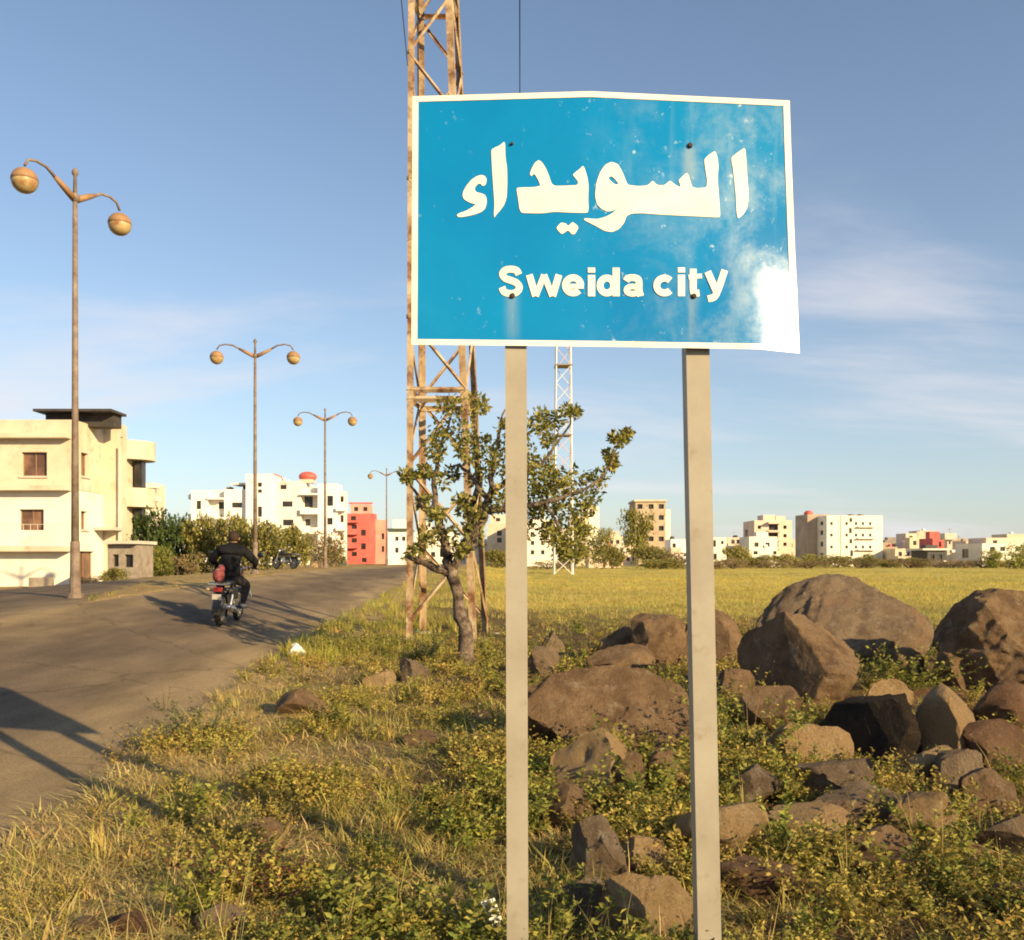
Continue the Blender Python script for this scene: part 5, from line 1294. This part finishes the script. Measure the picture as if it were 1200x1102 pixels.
rock('brown', 1106, 695, 1262, 808, 'big rounded brown boulder cut by the right edge of the picture', 43, 6, 6, (0, -.2, 1.0), .9, group=BG, cut=.75, rough=.06)
rock('brown', 798, 716, 866, 782, 'brown boulder just right of the right sign post at field level', 51, 4, 8, (0, .2, .2), group=BG)
rock('brown', 742, 722, 806, 780, 'reddish brown boulder just left of the right sign post at field level', 58, 4, 8, (0, .1, .9), group=BG)
rock('brown', 700, 735, 748, 775, 'small brown rock left of the reddish boulder at field level', 59, 4, 8, (0, .1, .4), group=BG)
rock('brown', 612, 780, 804, 888, 'wide flat topped brown slab between the two sign posts', 66, 6, 5, (0, .1, .6), .7, group=BG, cut=.7, rough=.05, shear=[((.2, -.75, .62), .12), ((-.7, -.2, .7), .44), ((.8, -.2, .55), .46)])
rock('tan', 646, 857, 738, 938, 'tan rock with sunlit flat top in front of the wide slab', 70, 4, 9, (0, 0, .3), group=BG, cut=.5)
rock('brown', 716, 884, 760, 942, 'small brown rock touching the tan rock below the wide slab', 75, 4, 9, (0, .3, .2), group=BG)
rock('grey', 674, 957, 738, 1032, 'grey pointed rock low between the sign posts', 81, 4, 11, (.3, .4, .2), group=BG, cut=.5)
rock('tan', 796, 944, 900, 1020, 'tan wedge shaped rock directly behind the foot of the right post', 88, 4, 10, (0, .2, .4), .7, group=BG, cut=.5)
rock('tan', 704, 1026, 814, 1112, 'tan rock at the bottom edge left of the right post', 93, 5, 11, (.3, -.3, .3), .7, group=BG, cut=.5)
rock('tan', 906, 848, 996, 912, 'tan lumpy rock at the left of the dark hollow in the heap', 101, 4, 9, (0, .3, .1), group=BG, cut=.55)
rock('grey', 934, 888, 1014, 944, 'grey rock under the tan lumpy rock by the dark hollow', 107, 4, 11, (.4, -.4, .2), group=BG, cut=.5)
rock('tan', 1006, 797, 1066, 846, 'slanting tan slab at the back of the dark hollow', 111, 4, 11, (.2, .7, .3), .5, group=BG, cut=.45)
rock('tan', 1060, 806, 1140, 900, 'upright pale tan rock at the right of the dark hollow', 118, 4, 9, (0, .15, .4), 1.1, group=BG, cut=.55, shear=[((-.85, -.5, .1), .22)])
rock('dark', 948, 806, 1074, 900, 'broken rock face inside the hollow of the heap, its shade painted black', 712, 5, 6, (0, 0, .4), .8, group=BG, cut=.7, shear=[((-.80, -.58, .12), -.02), ((-.5, -.2, .9), .25)])  # shade of the hollow is put into this rock's black colour
rock('tan', 1030, 874, 1128, 928, 'squared tan rock at the front of the dark hollow', 124, 4, 9, (0, 0, .2), .7, group=BG, cut=.5)
rock('tan', 904, 944, 992, 996, 'low tan rock half buried right of the right post', 131, 4, 9, (0, .1, .6), group=BG)
rock('grey', 952, 924, 1080, 980, 'flat grey slab low in the heap below the squared rock', 137, 4, 10, (.1, -.1, .2), .6, group=BG, cut=.5)
rock('brown', 1122, 902, 1192, 962, 'brown clod of rock near the right edge below the big rounded boulder', 142, 4, 9, group=BG)
rock('red', 1140, 800, 1222, 862, 'reddish earth mound below the big rounded boulder', 146, 4, 5, group=BG, cut=.8, dfac=.9)
rock('brown', 1044, 760, 1086, 800, 'small brown rock between the largest and the big rounded boulder', 151, 4, 9, group=BG)
fillr = [('brown', 596, 800, 648, 858, 'brown rock half hidden behind the left post beside the wide slab'), ('brown', 826, 786, 884, 836, 'shaded brown rock at the left foot of the split boulder'),
         ('brown', 872, 806, 934, 858, 'dark brown rock below the split boulder'),
         ('grey', 856, 900, 914, 954, 'grey rock behind the tan wedge by the right post'), ('tan', 1040, 926, 1116, 990, 'tan rock beside the flat grey slab'),
         ('brown', 990, 970, 1064, 1016, 'brown rock below the flat grey slab'), ('grey', 1148, 955, 1216, 1012, 'grey rock at the right edge below the brown clod'), ('brown', 756, 876, 806, 934, 'brown rock touching the left side of the right post'),
         ('brown', 632, 922, 694, 974, 'brown rock below the tan rock with sunlit top'), ('tan', 728, 980, 794, 1026, 'tan rock left of the tan wedge'), ('grey', 648, 1032, 706, 1080, 'grey rock near the left post at the bottom'),
         ('red', 846, 1012, 936, 1064, 'reddish clod right beside the right post foot'), ('brown', 1096, 762, 1144, 806, 'brown rock wedged left of the big rounded boulder'), ('brown', 690, 756, 764, 796, 'brown rock behind the wide slab'),
         ('grey', 616, 758, 654, 794, 'grey rock beside the left post at field level'), ('red', 1126, 846, 1214, 908, 'long reddish earth bank below the big rounded boulder'), ('grey', 1092, 880, 1150, 940, 'grey rock right of the squared tan rock'), ('brown', 1160, 1036, 1226, 1084, 'brown rock in the lower right corner')]
for i_, (kd, a_, b_1, c_, d_, lab) in enumerate(fillr):
    rock(kd, a_, b_1, c_, d_, lab, 600 + i_*7, 4, 9, (random.uniform(-.3, .3), random.uniform(-.4, .4), random.uniform(0, 3)), .75, group=BG, cut=.55)
SG = 'loose stones in the grass verge'
rock('grey', 468, 770, 504, 802, 'grey stone in the grass just left of the tree trunk foot', 161, 4, 9, group=SG, name='stone', cat='stone')
rock('tan', 424, 786, 466, 806, 'flat pale stone in the grass below the lattice tower', 163, 4, 9, group=SG, name='stone', cat='stone')
rock('brown', 322, 806, 384, 842, 'brown earth clod in the verge below the white litter', 167, 4, 7, group=SG, name='stone', cat='stone')
rock('brown', 276, 957, 334, 990, 'brown stone in the middle of the dry verge', 171, 4, 9, group=SG, name='stone', cat='stone')
rock('red', 118, 1064, 186, 1110, 'brown stone at the bottom left edge', 173, 4, 9, group=SG, name='stone', cat='stone')
rock('grey', 228, 1056, 288, 1106, 'grey brown stone at the bottom edge below the dark weeds', 177, 4, 10, group=SG, name='stone', cat='stone')
rock('brown', 84, 1076, 122, 1106, 'small dark stone at the bottom left corner', 179, 4, 9, group=SG, name='stone', cat='stone')
rock('grey', 628, 738, 662, 766, 'pale grey stone right of the left post at field level', 183, 4, 9, group=SG, name='stone', cat='stone')
rock('brown', 470, 855, 525, 884, 'brown stone half hidden in weeds left of the left post', 187, 4, 9, group=SG, name='stone', cat='stone')
rock('red', 880, 1030, 960, 1062, 'reddish earth clod right of the foot of the right post', 191, 4, 7, group=SG, name='stone', cat='stone')
rock('red', 985, 1000, 1080, 1034, 'long reddish earth clod at the lower right', 193, 4, 7, group=SG, name='stone', cat='stone')
rock('tan', 660, 1000, 700, 1026, 'small tan stone beside the grey pointed rock', 197, 4, 9, group=SG, name='stone', cat='stone')
rock('tan', 1118, 985, 1160, 1010, 'small tan stone in the weeds at the lower right edge', 199, 4, 9, group=SG, name='stone', cat='stone')
rock('tan', 362, 655, 384, 667, 'pale rock beside the far left roadside bushes', 203, 3, 8, group=SG, name='stone', cat='stone')

# litter
def litter(px, py, w, h, label, seed, rot):
    x, Y = ground_at(px, py); z = gtop(x, Y)
    me = rock_mesh(seed, 3, 7, .12, .5); o = link_mesh('plastic_litter', me, M_LITTER)
    o.scale = (w, w*.7, h); o.location = (x, Y, z + .03); o.rotation_euler = rot; tag(o, label, 'litter')
litter(347, 772, .24, .18, 'crumpled white plastic bag lying on the grass near the road edge', 301, (.1, .2, .4))
x_, Y_ = ground_at(588, 1096)
st = MB(); st.add([(-.018, -.004, -.1), (.018, -.004, -.1), (.03, -.004, .16), (-.03, -.004, .17), (-.018, .004, -.1), (.018, .004, -.1), (.03, .004, .16), (-.03, .004, .17)],
                  [(0,1,2,3), (7,6,5,4), (0,4,5,1), (1,5,6,2), (2,6,7,3), (3,7,4,0)])
so = st.build('plastic_strip', M_LITTER, None, bevel=.003); so.location = (x_, Y_, gtop(x_, Y_)); so.rotation_euler = (0, R(-22), .2)
tag(so, 'white plastic strip sticking up beside the foot of the left post', 'litter')

# ------------------------------------------------------------------ ground cover
def blade_proto(seed, n, hmin, hmax, w, spread, lean, pal, segs=2, head=0.0):
    """grass tuft: n tapered bent blades"""
    r_ = np.random.default_rng(seed); Vs, Fs, Cs = [], [], []; k = 0
    for i in range(n):
        a = r_.uniform(0, 2*math.pi); rad = spread*r_.uniform(0, 1)**.7; b0 = np.array([rad*math.cos(a), rad*math.sin(a), -.02])
        h = r_.uniform(hmin, hmax); ln = lean*r_.uniform(.3, 1.3); dirx = np.array([math.cos(a + r_.normal()*.5), math.sin(a + r_.normal()*.5), 0])
        t = np.array([-dirx[1], dirx[0], 0]); c = np.array(pal[r_.integers(0, len(pal))])*r_.uniform(.8, 1.2)
        v = []
        for s_ in range(segs+1):
            f = s_/segs; ctr = b0 + dirx*ln*h*f**2 + np.array([0, 0, h*f*(1-.15*f*ln)]); ww = w*(1-f)**.7*.5 + (.0004)
            if s_ < segs: v += [ctr - t*ww, ctr + t*ww]
            else: v += [ctr]
        f_ = []
        for s_ in range(segs-1): q = k + 2*s_; f_ += [(q, q+1, q+3), (q, q+3, q+2)]
        q = k + 2*(segs-1); f_ += [(q, q+1, q+2)]
        if head > 0:
            top = v[-1]; m0 = k + len(v); hl = head*r_.uniform(.7, 1.3)
            v += [top - t*hl*.18, top + dirx*hl*.2 + np.array([0, 0, hl]), top + t*hl*.18]; f_ += [(m0, m0+2, m0+1)]
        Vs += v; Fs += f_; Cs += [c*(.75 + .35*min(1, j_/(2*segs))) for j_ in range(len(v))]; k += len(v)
    return np.array(Vs), np.array(Fs), np.array(Cs)
def weed_proto(seed, stems, h, nleaf, l0, l1, pal, wr=.5, spread=.10):
    """broad-leaved weed: leaning stems set with leaves"""
    r_ = np.random.default_rng(seed); Vs, Fs, Cs = [], [], []; k = 0
    for i in range(stems):
        a = r_.uniform(0, 2*math.pi); hh = h*r_.uniform(.55, 1.1); tip = np.array([math.cos(a)*spread*r_.uniform(.4, 1.6), math.sin(a)*spread*r_.uniform(.4, 1.6), hh])
        b0 = np.array([r_.normal()*.02, r_.normal()*.02, -.02]); w = .004
        V = np.array([b0 + [w, 0, 0], b0 + [-w*.5, w*.8, 0], b0 + [-w*.5, -w*.8, 0], tip]); F = np.array([[0, 1, 3], [1, 2, 3], [2, 0, 3]])
        Vs.append(V); Fs.append(F + k); Cs.append(np.tile(np.array([.16, .15, .05]), (4, 1))); k += 4
        n = nleaf; f = r_.uniform(.12, 1.0, n); P = b0 + (tip-b0)*f[:, None]
        an = r_.uniform(0, 2*math.pi, n); D = np.stack([np.cos(an), np.sin(an), r_.uniform(-.1, .9, n)], 1)
        L = r_.uniform(l0, l1, n)*(1.15 - .5*f); V, F = leaves(P, D, L, L*wr*r_.uniform(.8, 1.2, n), r_)
        pc = np.array(pal)[r_.integers(0, len(pal), n)]*r_.uniform(.8, 1.2, (n, 1))
        Vs.append(V); Fs.append(F + k); Cs.append(np.repeat(pc, 4, 0)); k += len(V)
    return np.concatenate(Vs), np.concatenate(Fs), np.concatenate(Cs)

def scatter(name, protos, X, Y, S, label, cat, mat, tintf=None, squash=None):
    n = len(X); pick = rng.integers(0, len(protos), n); Z = ground_z(X, Y); ang = rng.uniform(0, 2*math.pi, n)
    lx, ly = rng.normal(0, .12, n), rng.normal(0, .12, n); tint = rng.uniform(.78, 1.22, (n, 1))*np.array([1, 1, 1]) * (1 + rng.normal(0, .06, (n, 3)))
    if tintf is not None: tint = tint * tintf(X, Y)
    Vs, Fs, Cs = [], [], []; k = 0
    for p, (V, F, K) in enumerate(protos):
        i = np.where(pick == p)[0]
        if len(i) == 0: continue
        c, s_ = np.cos(ang[i])[:, None], np.sin(ang[i])[:, None]
        x = V[None, :, 0]*c - V[None, :, 1]*s_; y = V[None, :, 0]*s_ + V[None, :, 1]*c; z = np.repeat(V[None, :, 2], len(i), 0)
        x = x + z*lx[i][:, None]; y = y + z*ly[i][:, None]
        sc = S[i][:, None]
        W = np.stack([x*sc + X[i][:, None], y*sc + Y[i][:, None], z*sc + Z[i][:, None]], -1).reshape(-1, 3)
        Fi = (F[None] + (np.arange(len(i))*len(V))[:, None, None]).reshape(-1, 3) + k
        Vs.append(W); Fs.append(Fi); Cs.append((K[None]*tint[i][:, None, :]).reshape(-1, 3)); k += len(W)
    o = np_mesh(name, np.concatenate(Vs), np.concatenate(Fs), mat, np.concatenate(Cs))
    return tag(o, label, cat, kind='stuff')

def polar_pts(n, r0, r1, a0, a1, power=1.0):
    """random ground points between two distances, denser near the viewer"""
    u = rng.random(n); r = (r0**-power + u*(r1**-power - r0**-power))**(-1/power) if power else r0 + (r1-r0)*u
    a = rng.uniform(R(a0), R(a1), n); return r*np.sin(a), r*np.cos(a)
STRAW = [(.46,.35,.13), (.52,.41,.17), (.38,.28,.11), (.42,.36,.12)]
YGRASS = [(.38,.32,.07), (.44,.36,.09), (.30,.27,.055), (.50,.40,.13)]
GGRASS = [(.17,.20,.045), (.22,.23,.05), (.13,.16,.035)]
WEEDG = [(.19,.205,.04), (.26,.25,.05), (.32,.29,.06), (.13,.15,.03)]
WEEDY = [(.38,.315,.066), (.43,.345,.085), (.32,.28,.058), (.39,.29,.075)]
P_green = [weed_proto(s_, 5, .26, 22, .03, .065, WEEDG) for s_ in range(40, 45)] + [weed_proto(s_, 7, .20, 18, .02, .045, WEEDY) for s_ in range(45, 49)]
P_yel = [weed_proto(s_, 6, .18, 18, .02, .045, WEEDY, spread=.14) for s_ in range(50, 55)]
P_tuft = [blade_proto(s_, 20, .05, .17, .006, .07, .9, YGRASS) for s_ in range(60, 64)] + [blade_proto(s_, 18, .05, .15, .006, .07, .9, GGRASS) for s_ in range(64, 67)]
P_straw = [blade_proto(s_, 16, .05, .15, .005, .08, 1.1, STRAW) for s_ in range(70, 74)]
P_stalk = [blade_proto(s_, 5, .32, .60, .005, .05, .35, STRAW, 3, head=.018) for s_ in range(76, 80)]
P_field = [blade_proto(s_, 16, .08, .24, .014, .26, .7, [(.52,.42,.11), (.46,.39,.10), (.40,.36,.09), (.56,.45,.15)], 2) for s_ in range(84, 89)]
P_litter = [blade_proto(s_, 14, .03, .10, .008, .12, 2.2, STRAW) for s_ in range(90, 93)]

def near_rock(X, Y):
    # 1 on and just in front of a stone, where little grows
    r_ = np.zeros(len(X))
    for xc, yc, hw, hd in ROCKS:
        r_ = np.maximum(r_, ((np.abs(X-xc) < hw*.95) & (Y > yc-hd-.08) & (Y < yc+hd*1.05)).astype(float))
    return r_
def green_zone(X, Y):
    # lush spots: close to the viewer in the middle, and damp pockets among the stones
    a = .8 * sstep(4.8, 3.8, Y) * sstep(-1.5, -.7, X); b = .55*sstep(-.3, .8, X)*sstep(13, 9, Y); c = .18 + .45*sstep(.48, .60, fbm(X*.6+3, Y*.6, 3))
    return np.clip(np.maximum(np.maximum(a, b), c), 0, 1)
on_verge = lambda X, Y: road_inside(X, Y) < -.02
def verge(n, r0, r1, a0=-46, a1=44, power=1.0): 
    X, Y = polar_pts(n, r0, r1, a0, a1, power); k = on_verge(X, Y); return X[k], Y[k]
def thin(X, Y, prob):
    k = rng.random(len(X)) < prob; return X[k], Y[k]
# leafy green weeds: in clumps among the stones and towards the viewer, thin on dry ground
X, Y = verge(11500, 2.6, 22, power=.5); dz = dry_zone(X, Y); cl = fbm(X*1.5, Y*1.5, 3)
lw_ = sstep(-1.0, -1.9, X + .35*(Y - 4))*sstep(7.5, 5.0, Y)
kp = rng.random(len(X)) < np.clip((1-.8*lw_)*(1-dz*1.1)*sstep(.46, .58, cl)*green_zone(X, Y)*(1-.85*soil_zone(X, Y))*(1-.85*near_rock(X, Y)), 0, 1)*(X > x_right(Y))
X, Y, cl = X[kp], Y[kp], cl[kp]
scatter('green_weeds', P_green, X, Y, (.35 + .75*sstep(.45, .68, cl))*rng.uniform(.7, 1.25, len(X))*np.interp(Y, [3, 8], [.7, 1.05]), 'leafy green weeds covering the verge between the stones', 'weeds', M_LEAF)
X, Y = verge(13500, 2.6, 20, power=.5); dz = dry_zone(X, Y); cl = fbm(X*1.3 + 90, Y*1.3, 3)
kp = rng.random(len(X)) < np.clip((.95-.40*dz)*(.05 + sstep(.45, .56, cl))*(1-.8*soil_zone(X, Y))*(1-.8*near_rock(X, Y)), 0, 1)*(X > x_right(Y))
lw_ = sstep(-1.0, -1.9, X + .35*(Y - 4))*sstep(7.5, 5.0, Y); kp &= rng.random(len(X)) > .70*lw_
X, Y, cl = X[kp], Y[kp], cl[kp]
scatter('yellow_weeds', P_yel, X, Y, (.3 + .75*sstep(.44, .64, cl))*rng.uniform(.7, 1.25, len(X))*(1 - .5*lw_[kp]), 'low yellowish flowering weeds spread over the verge', 'weeds', M_LEAF)
X, Y = verge(9000, 2.6, 34, -60, 46, .35); X, Y = thin(X, Y, np.clip(1-.6*dry_zone(X, Y)-.7*soil_zone(X, Y), .1, 1)*(1-.8*near_rock(X, Y))*(.05+.85*sstep(.46, .6, fbm(X*1.4+60, Y*1.4, 3))))
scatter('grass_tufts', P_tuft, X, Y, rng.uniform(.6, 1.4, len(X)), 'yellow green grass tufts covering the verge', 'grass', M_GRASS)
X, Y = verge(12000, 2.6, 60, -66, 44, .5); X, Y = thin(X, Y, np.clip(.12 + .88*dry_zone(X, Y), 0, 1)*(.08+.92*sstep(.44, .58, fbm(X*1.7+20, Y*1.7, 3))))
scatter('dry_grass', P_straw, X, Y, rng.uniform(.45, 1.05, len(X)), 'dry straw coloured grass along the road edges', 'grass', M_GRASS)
X, Y = verge(800, 3.4, 26, -50, 44, .3); X, Y = thin(X, Y, (X > x_right(Y)+1.0)*sstep(.42, .6, fbm(X*.6+5, Y*.6, 3)))
scatter('dry_stalks', P_stalk, X, Y, rng.uniform(.4, .8, len(X)), 'thin dry grass stalks standing above the weeds', 'grass', M_GRASS)
X, Y = verge(14000, 2.4, 14, -60, 44, .5); X, Y = thin(X, Y, (road_inside(X, Y) > -3.5)*.6 + .35)
scatter('plant_litter', P_litter, X, Y, rng.uniform(.6, 1.4, len(X)), 'flattened dead grass litter on the verge soil', 'grass', M_GRASS)
X, Y = polar_pts(5200, 13, 60, -24, 8, .6); dd = X - x_right(Y); X, Y = thin(X, Y, (dd > .15)*sstep(3.2, .6, dd)*(.4 + .8*sstep(.4, .6, fbm(X*.8, Y*.8, 3))))
P_tall = [blade_proto(s_, 20, .10, .26, .010, .12, .7, [(.40,.36,.07), (.34,.33,.06), (.46,.39,.10), (.28,.28,.055)], 2) for s_ in range(94, 98)]
scatter('roadside_grass', P_tall, X, Y, rng.uniform(.6, 1.15, len(X)), 'taller yellow green grass along the far right road edge', 'grass', M_GRASS)
# open field: golden grass thinning into the ground colour far away
X, Y = polar_pts(52000, 13, 165, -20, 44, .35); fz_ = field_zone(X, Y); X, Y = thin(X, Y, fz_*on_verge(X, Y)*(.45 + .8*fbm(X*.12, Y*.12, 3)))
gcol = lambda X, Y: np.stack([.78 + .45*fbm(X*.08, Y*.08, 3), .82 + .36*fbm(X*.08, Y*.08, 3), .8 + .3*fbm(X*.08+9, Y*.08, 3)], -1)
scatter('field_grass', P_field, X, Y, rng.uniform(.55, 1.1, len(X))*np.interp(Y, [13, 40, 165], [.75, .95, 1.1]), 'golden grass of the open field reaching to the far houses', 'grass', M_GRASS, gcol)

M_LEAF2 = leaf_mat('loose_gravel', 0.0, .95)
def pebble_proto(seed):
    r_ = np.random.default_rng(seed); V = np.array([(1,0,0),(-1,0,0),(0,1,0),(0,-1,0),(0,0,1),(0,0,-1),(.6,.6,.5),(-.6,.5,.5),(.5,-.6,.5),(-.6,-.6,.4)], float)
    V = V[:6]*r_.uniform(.6, 1.2, (6, 1)); F = np.array([(0,2,4),(2,1,4),(1,3,4),(3,0,4),(2,0,5),(1,2,5),(3,1,5),(0,3,5)])
    V[:, 2] *= .65; c = np.array([(.30,.22,.14),(.22,.155,.10),(.38,.31,.22),(.18,.13,.095)])[seed % 4]
    return V*.016, F, np.tile(c, (6, 1))
X, Y = polar_pts(16000, 2.4, 22, -62, 44, .5); ins_ = road_inside(X, Y); X, Y = thin(X, Y, np.clip(1.0 - np.abs(ins_ + .1)/.9, 0.10, 1)*(ins_ < .55))
scatter('gravel', [pebble_proto(s_) for s_ in range(4)], X, Y, rng.uniform(.3, 1.5, len(X))**1.5, 'small loose gravel along the broken road edge and verge', 'gravel', M_LEAF2)
# ------------------------------------------------------------------ single plants that stand out
def plant(px, py, h, pal, seed, label, stems=12, nleaf=26, l0=.03, l1=.07, spread=.25, wr=.5, stalk=0, group='weed plants that stand out on the verge'):
    x, Y = ground_at(px, py); V, F, K = weed_proto(seed, stems, h, nleaf, l0, l1, pal, wr, spread)
    t = empty('weed_plant', (x, Y, gtop(x, Y)), 0, label, 'plant', group)
    np_mesh('leaves', V, F, M_LEAF, K, parent=t)
    if stalk:
        Vb, Fb, Kb = blade_proto(seed+500, stalk, h*1.0, h*1.5, .008, .06, .25, [(.20,.15,.07), (.26,.20,.09)], 3, head=.022)
        np_mesh('stalk', Vb, Fb, M_GRASS, Kb, parent=t)
BLUEG = [(.13,.14,.06), (.17,.17,.075), (.09,.10,.045)]
REDP = [(.16,.06,.04), (.11,.05,.035), (.14,.10,.04)]
plant(232, 868, .30, BLUEG, 401, 'bushy grey green plant at the road edge right of the sign shadow', 22, 30, .03, .06, .42)
plant(196, 835, .30, BLUEG, 402, 'thin stalked plant with dark heads leaning over the road edge', 5, 10, .02, .04, .15, stalk=6)
plant(300, 1060, .22, REDP, 403, 'dark reddish leafy weed near the bottom left', 18, 34, .02, .045, .26, .5)
plant(240, 1085, .26, WEEDG, 404, 'green weed beside the grey brown stone at the bottom edge', 12, 24, .03, .06, .2)
plant(430, 1102, .34, WEEDG, 405, 'tall bright green weed at the bottom centre left', 16, 26, .03, .07, .26)
plant(520, 1108, .30, WEEDG, 406, 'leafy green weed at the bottom left of the left post', 16, 26, .03, .06, .26)
plant(655, 1108, .30, WEEDG, 407, 'leafy green weed just right of the left post foot', 14, 26, .03, .06, .22)
plant(835, 1106, .14, BLUEG, 408, 'small weed growing in front of the right post foot', 6, 14, .02, .045, .08, stalk=2)
plant(765, 950, .42, WEEDG, 409, 'green leafy weed between tan rock and right post', 14, 28, .03, .07, .28)
plant(880, 905, .55, WEEDG, 410, 'tall yellow green weed clump right of the right post', 22, 30, .03, .07, .42, stalk=4)
plant(860, 850, .50, WEEDY, 411, 'yellow flowering weed clump behind the tall clump by the right post', 18, 28, .03, .06, .40, stalk=4)
plant(1068, 812, .50, WEEDG, 412, 'green bushy weed growing between the two biggest boulders', 24, 30, .03, .08, .55)
plant(1020, 812, .40, PAL_OLIVE, 413, 'olive weed leaning on the front of the largest boulder', 14, 26, .03, .07, .35)
plant(660, 960, .34, WEEDG, 414, 'green weed in front of the tan rock with sunlit top', 16, 28, .03, .06, .28)
plant(985, 1015, .26, WEEDY, 415, 'yellow green weed below the flat grey slab', 14, 26, .03, .06, .28)
plant(1080, 990, .30, WEEDG, 416, 'leafy weed below the squared tan rock', 16, 26, .03, .06, .3)
plant(1165, 930, .30, WEEDG, 417, 'green weed at the right edge below the reddish earth mound', 16, 26, .03, .06, .3)
plant(410, 770, .45, PAL_OLIVE, 418, 'dark olive weed clump below the lattice tower left legs', 20, 28, .03, .07, .5)
plant(500, 775, .40, BLUEG, 419, 'dark green weed clump at the foot of the tree trunk', 16, 26, .03, .07, .35)
plant(545, 905, .30, PAL_OLIVE, 420, 'olive weed in the shadow left of the left post', 16, 26, .03, .06, .3)
plant(1185, 1085, .26, WEEDG, 421, 'green weed in the bottom right corner', 14, 26, .03, .06, .24)
DRYT = [(.26,.18,.09), (.33,.24,.12), (.20,.15,.07)]
plant(640, 778, .42, DRYT, 423, 'dry brown twiggy weed right of the left post at field level', 16, 18, .02, .05, .4, stalk=5)
plant(690, 775, .45, DRYT, 424, 'dry straw weed behind the wide brown slab', 18, 16, .02, .05, .4, stalk=6)
plant(735, 772, .38, DRYT, 425, 'dry weed beside the reddish boulder near the right post', 14, 16, .02, .05, .3, stalk=5)
plant(880, 745, .40, DRYT, 426, 'dry weed behind the split boulder at the field edge', 16, 16, .02, .05, .4, stalk=5)
plant(1095, 770, .40, PAL_OLIVE, 427, 'olive weed left of the big rounded boulder', 16, 24, .03, .06, .3)
plant(930, 1060, .24, WEEDY, 428, 'yellow weed beside the reddish clods at the lower right', 14, 24, .03, .05, .24)
plant(355, 800, .34, DRYT, 429, 'dry brownish weed by the earth clod near the white litter', 16, 18, .02, .05, .34, stalk=4)
plant(1020, 1095, .24, WEEDY, 422, 'yellow green weed at the bottom edge right of the right post', 14, 26, .03, .05, .24)
